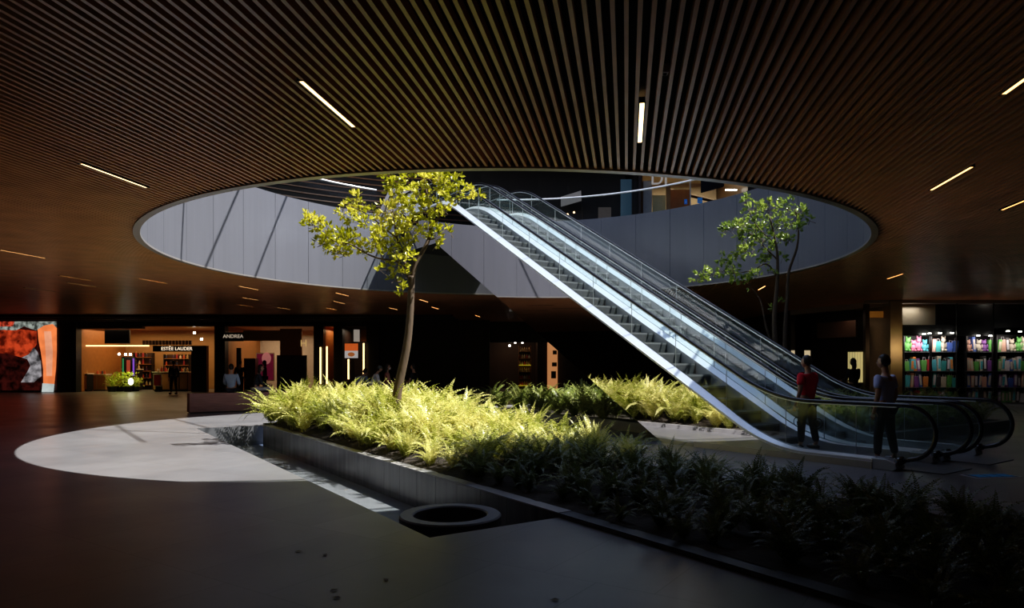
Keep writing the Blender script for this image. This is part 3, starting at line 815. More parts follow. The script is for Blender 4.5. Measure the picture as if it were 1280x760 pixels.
    def hf(v_):
        v_ = v_.copy()
        if v_.z < -.03: v_.x *= 1 - (-.03 - v_.z) * 3.0; v_.y = v_.y * (1 - (-.03 - v_.z) * 1.2) + .012
        if v_.y > 0: v_.y *= .93
        return v_
    b.ball(HC, .076, .095, .118, nu=20, nv=14, fn=hf)
    b.ball(HC + V((0, .096, -.018)), .013, .018, .022, nu=8, nv=6)
    for sg in (-1, 1): b.ball(HC + V((sg * .078, -.005, -.012)), .009, .019, .03, nu=8, nv=6)
    body = b.build('body', SKIN, r, smooth=True)
    e = MB()
    for sg in (-1, 1): e.ball(HC + V((sg * .03, .080, .008)), .013, .009, .009, nu=8, nv=6)
    e.build('eyes', EYEW, r, smooth=True)
    MB().ball(HC + V((0, .083, -.055)), .024, .01, .008, nu=8, nv=6).build('lips', LIP, r, smooth=True)
    if mask:
        MB().ball(HC + V((0, .05, -.045)), .066, .058, .052, nu=14, nv=10).build('face_mask', M['white'], r, smooth=True)
    h = MB()
    def hair_fn(v_):
        v_ = v_.copy()
        if v_.y > .02 and v_.z < .055: v_ *= .80
        elif v_.z < (-.05 if hair == 'short' else -.2): v_ *= .86
        return v_ * (1 + .02 * math.sin(v_.x * 190) * math.cos(v_.z * 150))
    h.ball(HC + V((0, -.012, .014)), .086, .100, .122, nu=24, nv=16, fn=hair_fn)
    if hair == 'long':
        h.ball(HC + V((0, -.065, -.10)), .075, .045, .15, nu=16, nv=12)
    h.build('hair', HAIR, r, smooth=True)
    if cap:
        cm = MB(); cm.lathe([(0, .135), (.05, .13), (.085, .09), (.10, .04), (.102, .02)], HC, n=20)
        cm.ball(HC + V((0, .11, .03)), .07, .07, .008, nu=12, nv=6); cm.build('cap', cap, r, smooth=True)
    # shirt
    g = .018
    Js = {'pel': (up(0, 0, -.07) if pose == 'stand' else up(0, 0, .0), (.168, .128)), 'wa': (wa, (.145, .115)), 'ch': (ch, (.17, .125)), 'nb': (up(0, -.008, .45), (.11, .088)), 'nt': (up(0, -.01, .495), (.07, .068))}
    Es = [('pel', 'wa'), ('wa', 'ch'), ('ch', 'nb'), ('nb', 'nt')]
    for i, sd in enumerate('lr'):
        Js['sh' + sd] = (sh[i], .078)
        if sleeve < 1:
            Js['se' + sd] = (sh[i].lerp(el[i], sleeve + .2), .068); Es += [('ch', 'sh' + sd), ('sh' + sd, 'se' + sd)]
        else:
            Js['el' + sd] = (el[i], .056); Js['se' + sd] = (el[i].lerp(wr[i], .93), .04); Es += [('ch', 'sh' + sd), ('sh' + sd, 'el' + sd), ('el' + sd, 'se' + sd)]
    vs, fs = skinned(Js, Es)
    MB().add(vs, fs).build('shirt', shirt, r, smooth=True)
    Jp = {'pel': (J['pel'] + V((0, 0, .03)), (.158, .118))}; Ep = []
    for i, sd in enumerate('lr'):
        sg = -1 if i == 0 else 1
        Jp['hi' + sd] = (V((sg * .09, J['pel'].y, J['pel'].z - .05)), .102); Jp['kn' + sd] = (kn[i], .074); Jp['an' + sd] = (an[i] + V((0, 0, .03)), .060)
        Ep += [('pel', 'hi' + sd), ('hi' + sd, 'kn' + sd), ('kn' + sd, 'an' + sd)]
    vs, fs = skinned(Jp, Ep)
    MB().add(vs, fs).build('trousers', trousers, r, smooth=True)
    for i in (0, 1):
        c_ = an[i].lerp(toe[i], .5)
        MB().ball(V((c_.x, c_.y, toe[i].z + .018)), .05, .135, .05, nu=14, nv=8, fn=lambda v_: V((v_.x, v_.y, max(v_.z, -.045)))).build('shoe', SHOE, r, smooth=True)
    return r
def cloth(n, c, var=.1): return mat(n, c, rough=.8, var=var, scale=9)
NAVY = cloth('navy cloth', (.018, .02, .03)); DARK = cloth('black cloth', (.012, .012, .014)); DENIM = cloth('blue denim', (.06, .08, .13))
random.seed(3)
face_up = math.atan2(EU.y, EU.x) - PI / 2
EP = lambda s_, w_, z_: ET @ Vector((s_, -w_, z_))
person(EP(1.50, .74, ramp(1.7) + .01), face_up, 'person in a red shirt and dark trousers standing on the escalator, back turned', cloth('red cotton', (.75, .02, .045)), NAVY, hair='short', arms='rail', s=.93, wx=1.2)
person(EP(.16, .73, .02), face_up, 'person in a blue shirt and dark trousers stepping onto the escalator', cloth('slate blue cotton', (.48, .54, .85)), NAVY, hair='short', arms='down', s=.97, wx=1.2)
def seat(px, D, face, *a, **k):
    p = W(px, HY, D); p.z = .64
    return person(p, face, *a, pose='sit', **k)
seat(289, 22.95, math.radians(8), 'seated person in a light blue shirt, back to the pool, on the timber bench', cloth('pale blue cotton', (.32, .40, .52)), NAVY, sleeve=1, arms='fold')
seat(319, 23.5, math.radians(-60), 'seated person in dark top and pale trousers on the timber bench', NAVY, cloth('pale trousers', (.55, .52, .5)), hair='long', sleeve=1, arms='fold', lean=.25)
seat(446, 25.3, math.radians(-30), 'person in grey-blue shirt bending forward behind the ferns', cloth('grey blue cotton', (.28, .34, .40)), DARK, sleeve=1, lean=.75, arms='fold')
seat(464, 25.55, math.radians(-70), 'seated person in a white shirt and grey cap leaning forward behind the ferns', cloth('white cotton', (.7, .7, .7)), DENIM, sleeve=1, lean=.45, arms='fold', cap=cloth('grey cap', (.10, .12, .12)))
seat(484, 25.85, math.radians(-75), 'seated masked person in a dusty pink top behind the ferns', cloth('dusty pink cotton', (.42, .16, .14)), DENIM, sleeve=1, hair='long', mask=True, arms='fold')
seat(517, 26.5, math.radians(75), 'seated person in black clothes behind the ferns next to the leaning trunk', DARK, DARK, sleeve=.5, arms='fold')
def stander(px, D, face, label, sh_, tr_, z=0, **k):
    p = W(px, HY, D); p.z = z
    return person(p, face, label, sh_, tr_, **k)
stander(1067, 21.5, 0.3, 'dark silhouetted person standing before the lit yellow display window', DARK, DARK, hair='long', sleeve=1, arms='fold')
stander(300, 34.0, 0.2, 'person in dark clothes standing near the second shop entrance', DARK, DARK, sleeve=1)
stander(331, 35.0, 2.0, 'person in maroon top standing at the fragrance shop entrance', cloth('maroon cotton', (.16, .02, .03)), DARK, hair='long', sleeve=1)
stander(217, 36.0, 1.0, 'dark clothed shopper standing at the cosmetics shop front', DARK, DARK, sleeve=1)

# ------------------------------------------------------------------ shops (lower storey)
def box_at(px0, px1, py0, py1, D, dep=.1):       # world extents of a picture rectangle standing at depth D
    a = W(px0, py0, D); b_ = W(px1, py1, D)
    return (a.x, b_.x, D, D + dep, b_.z, a.z)
def panel(name, px0, px1, py0, py1, D, m, label=None, cat=None, dep=.1, parent=None, group=None, kind=None, z0=None):
    e = list(box_at(px0, px1, py0, py1, D, dep))
    if z0 is not None: e[4] = z0
    o = MB().box(*e).build(name, m, parent)
    if label: tag(o, label, cat, group)
    if kind: o['kind'] = kind
    return o
def area(loc, sx, sy, power, col, rot=(0, 0, 0), name='shop_or_fill_lamp'):
    l = bpy.data.lights.new(name, 'AREA'); l.shape = 'RECTANGLE'; l.size = sx; l.size_y = sy; l.energy = power; l.color = col
    o = bpy.data.objects.new(name, l); COL.objects.link(o); o.location = loc; o.rotation_euler = rot
    return o
ZW = 39.0
# piers and header along the far wall
hd_ = MB(); hd_.box(XL, W(470, 0, ZW).x, ZW, ZW + .4, 3.78, CZ)
hd_.box(W(95, 0, ZW).x, W(178, 0, ZW).x, ZW - .05, ZW + .3, 3.62, CZ)
for i in range(3): hd_.box(XL, -3, ZW - 1.2 - i * 1.6, ZW - 1.1 - i * 1.6, 3.96, CZ)
struct('trim_shop_header', hd_, M['darkwall'])
for (a, c) in ((71, 95), (268, 281), (392, 404), (417, 428), (458, 474)):
    panel('trim_pier', a, c, 390, 500, ZW - .3, M['black'], dep=.5, kind='structure', z0=0)
# dark centre wall with louvres
panel('wall_centre', 470, 612, 380, 500, ZW, M['darkwall'], dep=.3, kind='structure', z0=0)
lv = MB()
for i in range(26): lv.box(W(582, 0, ZW).x, W(604, 0, ZW).x, ZW - .12, ZW - .04, .25 + i * .13, .31 + i * .13)
tag(lv.build('louvre_grille', M['brownwall']), 'dark horizontal louvre grille on the black wall beside the dim bottle shop', 'grille')
def shell(px0, px1, D, dep, mback, mside, top=3.75):
    x0, x1 = W(px0, 0, D).x, W(px1, 0, D).x
    b = MB(); b.box(x0, x1, D + dep, D + dep + .1, 0, top); struct('wall_shop_back', b, mback)
    b = MB(); b.box(x0 - .1, x0, D, D + dep, 0, top); b.box(x1, x1 + .1, D, D + dep, 0, top); struct('wall_shop_side', b, mside)
    b = MB(); b.box(x0, x1, D, D + dep, top, top + .05); struct('ceiling_shop', b, mside)
    return x0, x1
# video screen
vs_ = empty('video_screen', (XL + 2, ZW - .3, 0), 0, 'large lit advertising screen showing an orange leg and white sock', 'screen')
iv = Matrix.Translation(-Vector((XL + 2, ZW - .3, 0)))
x0, x1 = W(-60, 0, ZW).x, W(72, 0, ZW).x
MB(iv).box(x0, x1, ZW - .3, ZW - .2, .12, 4.05).build('screen_frame', M['black'], vs_)
def scr(name, pts, col, s, k, soft=0):
    me_ = MB(iv); P = [W(p[0], p[1], ZW - .31 - k * .01) for p in pts]
    me_.add([(p.x, ZW - .31 - k * .01, p.z) for p in P], [tuple(range(len(P)))]); 
    m = mat('screen ' + name, (.01, .01, .01), emit=col, es=s)
    n = m.node_tree; pr = [x for x in n.nodes if x.type == 'BSDF_PRINCIPLED'][0]; ns = [x for x in n.nodes if x.type == 'TEX_NOISE'][0]; ns.inputs['Scale'].default_value = 1.6 + soft
    cr = n.nodes.new('ShaderNodeValToRGB'); cr.color_ramp.elements[0].position = .38; cr.color_ramp.elements[0].color = tuple(c * (.12 if soft else .75) for c in col) + (1,)
    cr.color_ramp.elements[1].position = .62; cr.color_ramp.elements[1].color = (*col, 1)
    n.links.new(ns.outputs['Fac'], cr.inputs[0]); n.links.new(cr.outputs[0], pr.inputs['Emission Color'])
    me_.build('picture_' + name, m, vs_)
scr('background', [(-60, 488), (71, 488), (71, 394), (-60, 394)], (.05, .008, .006), .8, 0, 1)
scr('red_area', [(-60, 412), (20, 411), (46, 414), (46, 430), (40, 440), (28, 447), (8, 442), (-60, 440)], (.55, .06, .02), 1.0, 1, .5)
scr('foliage', [(-60, 398), (8, 392.5), (71, 394), (71, 409), (45, 413), (30, 408), (20, 413), (-60, 410)], (.42, .47, .42), .8, 2, 2.5)
scr('red_spots', [(-60, 401), (6, 399), (18, 402), (16, 408), (-60, 409)], (.8, .10, .05), .9, 3, 3)
scr('grey_fabric', [(27, 447), (36, 443), (42, 434), (47, 440), (51, 452), (52, 470), (42, 478), (26, 478), (34, 465), (38, 457), (34, 449)], (.42, .40, .42), .8, 4, 1)
scr('leg', [(47, 412), (55, 407), (66, 405), (71, 410), (71, 440), (70, 460), (68, 480), (54, 480), (54, 462), (51, 440), (48, 425)], (.95, .25, .08), 1.0, 5, 0)
scr('shin_light', [(55, 414), (64, 414), (66, 440), (65, 470), (58, 470), (57, 440)], (1, .42, .25), .85, 6, 0)
scr('sock', [(53, 479), (68, 480), (67, 490), (52, 490)], (.65, .72, .7), .8, 7, 0)
# cosmetics shop
x0, x1 = shell(95, 268, ZW, 5, M['tan'], M['tan2'])
DS = ZW
area((-22, ZW + 2.4, 3.6), 6.5, 3.5, 170, (1, .66, .34))
area((-18.2, ZW + 2.4, 3.6), 2, 3.5, 24, (1, .62, .30))
panel('wall_terracotta', 95, 136, 434, 486, ZW + 4.6, M['terra'], kind='structure', z0=0)
def shopthing(name, a, b_, c, d_, D, m, label, cat, dep=.1, group=None, z0=None): return panel(name, a, b_, c, d_, D, m, label, cat, dep=dep, group=group, z0=z0)
tv = empty('wall_television', W(146, 421, DS + 1.0), 0, 'black switched-off television on the tan wall of the cosmetics shop', 'television')
e = box_at(130.5, 162, 411.5, 429.5, DS + 1.0); iv2 = Matrix.Translation(-tv.location)
MB(iv2).box(e[0], e[1], e[2], e[3], e[4], e[5]).build('casing', M['black'], tv, bevel=.02)
MB(iv2).box(e[0] + .05, e[1] - .05, e[2] - .01, e[2], e[4] + .05, e[5] - .05).build('screen', mat('off screen', (.006, .006, .007), rough=.1), tv)
panel('cove_light', 95, 186, 431.5, 433, DS + .9, M['glowline'], 'thin glowing cove light line across the cosmetics shop', 'light', dep=.05)
sb = empty('shop_sign', W(221, 436, DS + .2), 0, 'black fascia board with pale cosmetics brand lettering', 'sign')
e = box_at(191, 250, 432, 439.5, DS + .2, .2); ivs = Matrix.Translation(-sb.location)
MB(ivs).box(*e).build('board', M['black'], sb)
text('lettering', 'ESTĒE LAUDER', .27, emis('sign letters', (1, .82, .6), 1.2), sb, (0, -.012, .0), (PI / 2, 0, 0))
panel('trim_partition', 239, 258, 432, 492, DS + .2, M['black'], dep=.3, kind='structure', z0=0)
GOLD = mat('gold pack', (.6, .38, .12), rough=.3, metal=.4); BOT = [mat('product ' + str(i), c, rough=.35) for i, c in enumerate(((.6, .12, .06), (.55, .4, .2), (.10, .05, .12), (.7, .62, .5), (.05, .06, .12), (.4, .05, .06)))]
def bottle(m, h=.28, w=.09):
    b = MB(); b.lathe([(0, 0), (w * .5, 0), (w * .5, h * .62), (w * .22, h * .72), (w * .22, h * .8)], n=10)
    b2 = MB(); b2.lathe([(w * .26, h * .8), (w * .26, h), (0, h)], n=10)
    r_ = empty('bottle', (0, 0, 0)); fl_ = b.build('flask', m, r_, smooth=False); b2.build('cap', GOLD, fl_)
    return r_
def counter(px0, px1, D, h, label, m, doors=2, front=None):
    a, b_ = W(px0, 0, D).x, W(px1, 0, D).x
    r_ = empty('display_counter', ((a + b_) / 2, D, 0), 0, label, 'counter'); w = (b_ - a) / 2
    MB().box(-w, w, 0, .6, .06, h - .05).build('carcass', m, r_, bevel=.01)
    MB().box(-w - .03, w + .03, -.03, .63, h - .05, h).build('counter_top', M['cream'], r_)
    MB().box(-w + .05, w - .05, .05, .55, 0, .06).build('plinth', M['black'], r_)
    for i in range(doors):
        x = -w + 2 * w * i / doors
        MB().box(x + .04, x + 2 * w / doors - .04, -.02, -.002, .12, h - .12).build('front_panel', front or M['tan2'], r_)
    return a, b_
bt = [bottle(m, U(.22, .36), U(.08, .13)) for m in BOT]
first = [True] * 6
def place_bottle(x, y, z, k, label, group):
    k %= 6
    o = bt[k] if first[k] else dup(bt[k]); first[k] = False
    o.location = (x, y, z); tag(o, label, 'bottle', group)
REDP = mat('red poster', (.5, .03, .03), rough=.4)
cs = [(99, 109, DS + .8, 1.05, 'narrow dark counter at the edge of the cosmetics shop near the video screen', M['black']),
      (110, 132, DS + 1.6, 1.0, 'tan display counter with square front openings in the cosmetics shop', M['tan']),
      (152, 172, DS + 2.6, 1.3, 'tall dark display counter behind the lit plants', M['black']),
      (191, 235, DS + .9, 1.15, 'cream topped counter with a red panel under the lettered sign', M['brownwall'])]
for i, (a, b_, D, h, lb, m) in enumerate(cs):
    xa, xb = counter(a, b_, D, h, lb, m, 2 if i != 3 else 4, front=(M['tan2'] if i != 2 else M['terra']))
    nb = int((xb - xa) / .16)
    for q in range(nb):
        place_bottle(xa + .12 + q * .16, D + U(.1, .4), h, random.randint(0, 5), ['small bottle on the narrow dark counter', 'small bottle on the tan display counter', 'small bottle on the tall dark counter', 'small bottle on the cream topped counter'][i], ['bottles on narrow counter', 'bottles on tan counter', 'bottles on tall counter', 'bottles on cream counter'][i])
po = empty('poster_stand', W(196.5, 476, DS + .3), 0, 'small red poster in a pale frame below the lettered sign', 'poster'); po.location.z = 0
e = box_at(191.5, 202, 467.5, 483, DS + .3, .04); ivp = Matrix.Translation(-po.location)
MB(ivp).box(*e).build('frame', M['cream'], po); MB(ivp).box(e[0] + .05, e[1] - .05, e[2] - .01, e[2], e[4] + .05, e[5] - .05).build('print', REDP, po)
MB(ivp).box(e[0] + .1, e[1] - .1, e[2] + .05, e[2] + .3, 0, e[4] + .1).build('foot', M['black'], po)
for i, (pa, pb, zt, lb) in enumerate(((108, 128, 2.1, 'brown wall shelving behind the tan counter in the cosmetics shop'), (166, 190, 2.3, 'dark wall shelving of pale goods behind the yellow-green plants'),
                                    (204, 237, 2.2, 'wide dark wall shelving under the lettered cosmetics sign'))):
    Dq = DS + 3.6; xa, xb = W(pa, 0, Dq).x, W(pb, 0, Dq).x
    r_ = empty('wall_shelving', ((xa + xb) / 2, Dq, 0), 0, lb, 'shelving'); w = (xb - xa) / 2
    MB().box(-w, w, .3, .34, .0, zt).build('back_panel', M['brownwall'], r_)
    for x in (-w, w - .05): MB().box(x, x + .05, 0, .34, 0, zt).build('side_panel', M['black'], r_)
    for k_ in range(5):
        z = .3 + k_ * (zt - .35) / 4.5
        MB().box(-w, w, 0, .3, z - .03, z).build('shelf', M['tan2'], r_)
        for q in range(int(2 * w / .22)):
            if rnd() < .2: continue
            place_bottle(xa + .14 + q * .22, Dq + .12, z, random.randint(0, 5), 'small product on the ' + lb.split(' behind')[0].split(' under')[0].replace('wide ', 'wide ') + ' of the cosmetics shop', 'products on ' + lb[:24])
ph = empty('light_display', W(160, 452, DS + 2.2), 0, 'dark display frame with purple and green glowing edges in the cosmetics shop', 'display'); ph.location.z = 0
e = box_at(152, 169, 446, 470, DS + 2.2, .08); ivp = Matrix.Translation(-ph.location)
MB(ivp).box(e[0], e[1], e[2], e[3], .1, e[5]).build('frame', M['black'], ph)
MB(ivp).box(e[0] + .05, e[0] + .13, e[2] - .01, e[2], e[4], e[5] - .1).build('green_strip', emis('green strip', (.05, .45, .15), .5), ph)
MB(ivp).box(e[1] - .15, e[1] - .05, e[2] - .01, e[2], e[4], e[5] - .1).build('purple_strip', emis('purple strip', (.3, .1, .7), .7), ph)
MB(ivp).box(e[0] + .3, e[1] - .3, e[2] - .01, e[2], e[4] + .2, e[5] - .2).build('red_print', emis('red strip', (.6, .08, .04), .5), ph)
fz = MB(); xa, xb = W(178, 0, DS + 1).x, W(240, 0, DS + 1).x
for q in range(15): fz.box(xa + q * (xb - xa) / 15, xa + (q + .7) * (xb - xa) / 15, DS + 1, DS + 1.1, 2.72, 2.98)
tag(fz.build('timber_frieze', M['brownwall']), 'row of short dark timber blocks above the lettered sign', 'frieze')
# lit plants in the shop
pl = mat_leaf('shop plant leaves', (.10, .13, .01), (.35, .42, .03), (.5, .55, .1))
random.seed(8)
for i, (px, top) in enumerate(((140, 470), (150, 466), (160, 466), (169, 473))):
    D = DS + .5 + (i % 2) * .4; p = W(px, 490, D); p.z = 0
    r_ = empty('potted_plant', p, 0, ['yellow-green bushy plant nearest the tan counter', 'second yellow-green bush in the cosmetics shop window', 'bright yellow-green bush beside the glowing lamp', 'low yellow-green bush at the window display end'][i], 'plant', 'window display plants')
    MB().lathe([(0, 0), (.2, 0), (.26, .3), (.22, .3), (.2, .25)], n=20).build('pot', M['black'], r_)
    h = W(px, top, D).z - .25; b = MB()
    for q in range(240):
        dv = Vector((random.gauss(0, .2), random.gauss(0, .15), 0)); z = .25 + h * rnd(); dr = Vector((U(-1, 1), U(-1, 1), U(-.2, 1))).normalized(); sd = dr.cross(Vector((U(-1, 1), U(-1, 1), 1))).normalized(); P = dv + Vector((0, 0, z))
        b.add([P, P + dr * .08 + sd * .03, P + dr * .17, P + dr * .08 - sd * .03], [(0, 1, 2, 3)])
    b.build('foliage', pl, r_); MB().tube([(0, 0, .2), (0, 0, .2 + h * .7)], .015, n=6).build('stem', M['bark'], r_)
area(W(158, 468, DS + .2) + Vector((0, 0, .4)), 1.6, .3, 20, (.9, 1, .35), name='plant_lamp')
gl = empty('table_lamp', W(163.5, 477, DS + .35), 0, 'small white glowing lamp among the yellow-green plants', 'lamp')
MB().ball((0, 0, 0), .14, .14, .2, nu=14, nv=10).build('lamp_shade', emis('lamp globe', (1, .95, .85), 3), gl, smooth=True)
MB().lathe([(0, -.9), (.1, -.9), (.02, -.85), (.02, -.18)], n=10).build('stand', M['black'], gl)
# spotlights inside shop
for i, (px, py) in enumerate(((149, 442.5), (157, 443), (163, 443), (125, 409), (243, 416), (252, 424))):
    p = W(px, py, DS + 1.5)
    o = MB().lathe([(0, -.06), (.07, -.06), (.055, .06), (0, .06)], n=12).build('spotlight', [M['lampwhite']]); o.location = p
    tag(o, 'tiny glowing spotlight inside the cosmetics shop', 'spotlight', 'cosmetics shop spotlights')
# shop 2
x0, x1 = shell(281, 392, ZW, 5.5, M['cream'], M['tan2'])
area((-14.5, ZW + 3, 3.5), 3.5, 3.5, 70, (1, .74, .48))
sb = empty('shop_sign', W(291.5, 420.5, DS - .4), 0, 'small black hanging board with pale store name lettering', 'sign')
e = box_at(281, 304, 415.5, 426.5, DS - .4, .1); ivs = Matrix.Translation(-sb.location)
MB(ivs).box(*e).build('board', M['black'], sb)
text('lettering', 'ANDREA', .29, emis('sign letters dim', (.8, .66, .5), .6), sb, (0, -.012, 0), (PI / 2, 0, 0))
panel('wall_upper_panel', 304, 350, 413, 426, DS + .3, M['tan'], kind='structure')
panel('wall_tan_panel', 350, 377, 411, 446, DS + .3, M['tan2'], kind='structure')
shopthing('display_totem', 295.5, 301, 435, 492, DS + 1, M['black'], 'tall narrow black display totem inside the second shop', 'totem', z0=0)
shopthing('wall_cabinet', 305, 319, 448, 492, DS + 1.2, M['brownwall'], 'dark brown cabinet inside the second shop', 'cabinet', dep=.5, z0=0)
pz = empty('poster', W(331, 455, DS + 2), 0, 'pink and purple portrait poster with bright border in the second shop', 'poster')
e = box_at(320, 343, 441, 476, DS + 2, .06); ivp = Matrix.Translation(-pz.location)
MB(ivp).box(*e).build('frame', M['cream'], pz)
MB(ivp).box(e[0] + .06, e[1] - .06, e[2] - .01, e[2], e[4] + .06, e[5] - .06).build('print', mat('purple print', (.22, .03, .08), rough=.4, var=.8, scale=3, emit=(.4, .03, .1), es=.15), pz)
MB(ivp).ball(W(333, 448, DS + 1.98), .28, .01, .36, nu=18, nv=10).build('portrait', mat('pink print', (.8, .35, .3), rough=.5, emit=(.8, .3, .3), es=.25), pz)
ks = empty('kiosk_screen', W(363, 470, 36.5), 0, 'wide grey freestanding partition board in front of the second shop', 'partition'); ks.location.z = 0
e = box_at(346, 383, 445, 492, 36.5, .12); ivp = Matrix.Translation(-ks.location)
MB(ivp).box(e[0], e[1], e[2], e[3], .1, e[5]).build('board', mat('slate board', (.09, .10, .115), rough=.6), ks)
for xx in (e[0] + .2, e[1] - .3): MB(ivp).box(xx, xx + .1, e[2] - .25, e[3] + .25, 0, .1).build('foot', M['black'], ks)
MB(ivp).box(e[0], e[1], e[2] - .01, e[3] + .01, e[5], e[5] + .04).build('top_edge', M['brownwall'], ks)
# doorway with warm vertical strips
x0, x1 = shell(404, 417, ZW, 3, M['tan'], M['tan2'])
area((W(410, 0, ZW).x, ZW + 1.5, 3.6), .4, 1.5, 10, (1, .66, .36))
area((W(386, 0, ZW).x, ZW + 1.5, 3.5), .4, 1.5, 7, (1, .66, .36))
for i, (px, a, c, lb) in enumerate(((400.5, 434, 480, 'paler vertical light strip beside the doorway'), (408.5, 433, 480, 'bright vertical light strip inside the warm doorway'),
                                    (435.5, 449, 474, 'white vertical light strip under the burger poster'), (454.5, 429, 473, 'warm vertical light strip right beside the burger poster'))):
    panel('light_strip', px - .9, px + .9, a, c, DS - .5, M['glowline'], lb.replace(' right', ''), 'light', dep=.04, group='vertical light strips')
lg = empty('wall_logo', W(379.5, 429.5, DS - .4), 0, 'small gold lettered emblem on the dark wall beside the doorway', 'logo')
text('lettering', 'H', .55, emis('gold letters', (1, .65, .25), .5), lg, (0, 0, 0), (PI / 2, 0, 0))
# burger shop
x0, x1 = shell(428, 458, ZW, 3, M['brownwall'], M['brownwall'])
area((W(443, 0, ZW).x, ZW + 1.2, 3.6), .8, 1.2, 14, (1, .8, .6))
pz = empty('menu_poster', W(439, 438.5, DS - .5), 0, 'lit food poster with orange and white picture hanging by the dark column', 'poster')
e = box_at(430.5, 448, 429, 448, DS - .5, .06); ivp = Matrix.Translation(-pz.location)
MB(ivp).box(*e).build('frame', M['black'], pz)
MB(ivp).box(e[0] + .02, e[1] - .02, e[2] - .01, e[2], (e[4] + e[5]) / 2, e[5] - .02).build('print_top', mat('poster orange', (.3, .05, .01), var=.9, scale=5, emit=(.9, .18, .04), es=.5), pz)
MB(ivp).box(e[0] + .02, e[1] - .02, e[2] - .01, e[2], e[4] + .02, (e[4] + e[5]) / 2).build('print_base', mat('poster white', (.5, .5, .48), var=.5, scale=4, emit=(.75, .7, .68), es=.45), pz)
MB(ivp).ball(W(439, 443, DS - .52), .2, .012, .12, nu=16, nv=8).build('picture', emis('poster brown', (.45, .14, .04), .6), pz)
panel('wall_sign_white', 442, 449, 412, 427, DS - .3, mat('steel sign', (.6, .55, .5), rough=.3, emit=(.8, .7, .6), es=.3), 'pale vertical steel sign above the food poster', 'sign')
panel('wall_sign_dark', 451, 458, 412, 427, DS - .3, M['tan2'], 'amber patterned sign block above the food poster', 'sign')
# dim bottle shop
DB = 41.0
panel('wall_header_centre', 604, 720, 385, 428, DB - .5, M['darkwall'], dep=.3, kind='structure')
x0, x1 = shell(609, 672, DB, 4, M['brownwall'], M['brownwall'])
area((W(640, 0, DB).x, DB + 2, 3.4), 1.8, 1.8, 22, (1, .7, .42))
panel('wall_pier_brown', 672, 684, 425, 495, DB - .4, M['brownwall'], dep=.4, kind='structure', z0=0)
panel('wall_centre_right', 698, 905, 380, 495, DB, M['darkwall'], dep=.3, kind='structure', z0=0)
sh_ = empty('shelf_unit', W(655, 460, DB + 1), 0, 'lit shelf unit full of amber goods in the dim bottle shop', 'shelves'); sh_.location.z = 0
e = box_at(648, 664, 432, 490, DB + 1, .4); ivp = Matrix.Translation(-sh_.location)
MB(ivp).box(e[0], e[1], e[3], e[3] + .04, 0, e[5]).build('back_panel', M['brownwall'], sh_)
for xx in (e[0], e[1] - .04): MB(ivp).box(xx, xx + .04, e[2], e[3], 0, e[5]).build('side_panel', M['tan2'], sh_)
YG = emis('yellow shelf light', (.9, .75, .05), .5)
for i in range(6):
    z = .25 + i * .42
    MB(ivp).box(e[0], e[1], e[2], e[3], z, z + .03).build('shelf', YG if i in (0, 3) else M['tan2'], sh_)
    for q in range(5):
        place_bottle(e[0] + .1 + q * .14, DB + 1.15, z + .03, random.choice((1, 3, 1, 0)), 'small amber bottle on the lit shelf unit of the dim shop', 'bottles on the lit shelf unit')
for i, (px, py) in enumerate(((611, 433), (637, 432), (644, 428), (653, 428), (696, 426))):
    o = MB().lathe([(0, -.05), (.055, -.05), (.045, .05), (0, .05)], n=12).build('spotlight', [M['lampwhite']]); o.location = W(px, py, DB - .2 if i < 4 else DB - .8)
    tag(o, 'tiny glowing spotlight at the dim bottle shop front', 'spotlight', 'dim shop spotlights')
pi = empty('lit_display_column', W(690.5, 460, DB - .5), 0, 'glowing peach display column with three dark niches', 'display column'); pi.location.z = 0
e = box_at(684.5, 697, 428, 490, DB - .5, .4); ivp = Matrix.Translation(-pi.location)
MB(ivp).box(e[0], e[1], e[2], e[3], 0, e[5]).build('lit_face', mat('peach lit face', (.6, .35, .2), emit=(.95, .42, .16), es=.42), pi)
for (a, c, b_, d_) in ((691, 696, 438, 443), (690, 696, 453, 458), (689, 695, 464, 473)):
    q = box_at(a, b_ if False else c, b_, d_, DB - .52, .02); MB(ivp).box(*q).build('dark_object', M['black'], pi)
# goods store (right)
DG = 26.7
xg0 = W(1128, 0, DG).x; xg1 = XR
hd_ = MB(); hd_.box(W(1085, 0, DG).x, xg1, DG, DG + .3, 3.98, CZ - .001); struct('trim_store_header', hd_, M['trim'])
panel('trim_store_column', 1113, 1128, 376, 520, DG - .1, M['beige'], dep=.5, kind='structure', z0=0)
b = MB(); b.box(xg0, xg1, DG + 4.5, DG + 4.6, 0, 4.05); struct('wall_store_back', b, M['darkwall'])
b = MB(); b.box(xg0 - .1, xg0, DG + .4, DG + 4.5, 0, 4.05); struct('wall_store_side', b, M['beige'])
b = MB(); b.box(xg0, W(1186, 0, DG).x, DG + .8, DG + .9, 2.9, 4.0); struct('wall_store_beige', b, M['beige'])
b = MB(); b.box(xg0, W(1250, 0, DG).x, DG + .35, DG + .8, 2.72, 3.15); b.box(W(1185, 0, DG).x, xg1, DG + .75, DG + .85, 3.05, 4.0); struct('trim_store_bulkhead', b, M['black'])
gp_ = empty('shop_window', (0, DG, 0), 0, 'frameless glass shopfront of the bright goods store', 'shop window')
for (a, c) in ((1128, 1196), (1197, 1242), (1243, 1330)):
    q = box_at(a, c, 376, 500, DG + .12, .015); MB(Matrix.Translation((0, -DG, 0))).box(q[0], q[1], q[2], q[3], 0, 4.0).build('glass_panel', M['shopglass'], gp_)
for px in (1196.5, 1242.5):
    q = box_at(px - .5, px + .5, 376, 500, DG + .1, .05); MB(Matrix.Translation((0, -DG, 0))).box(q[0], q[1], q[2], q[3], 0, 4.0).build('mullion', M['black'], gp_)
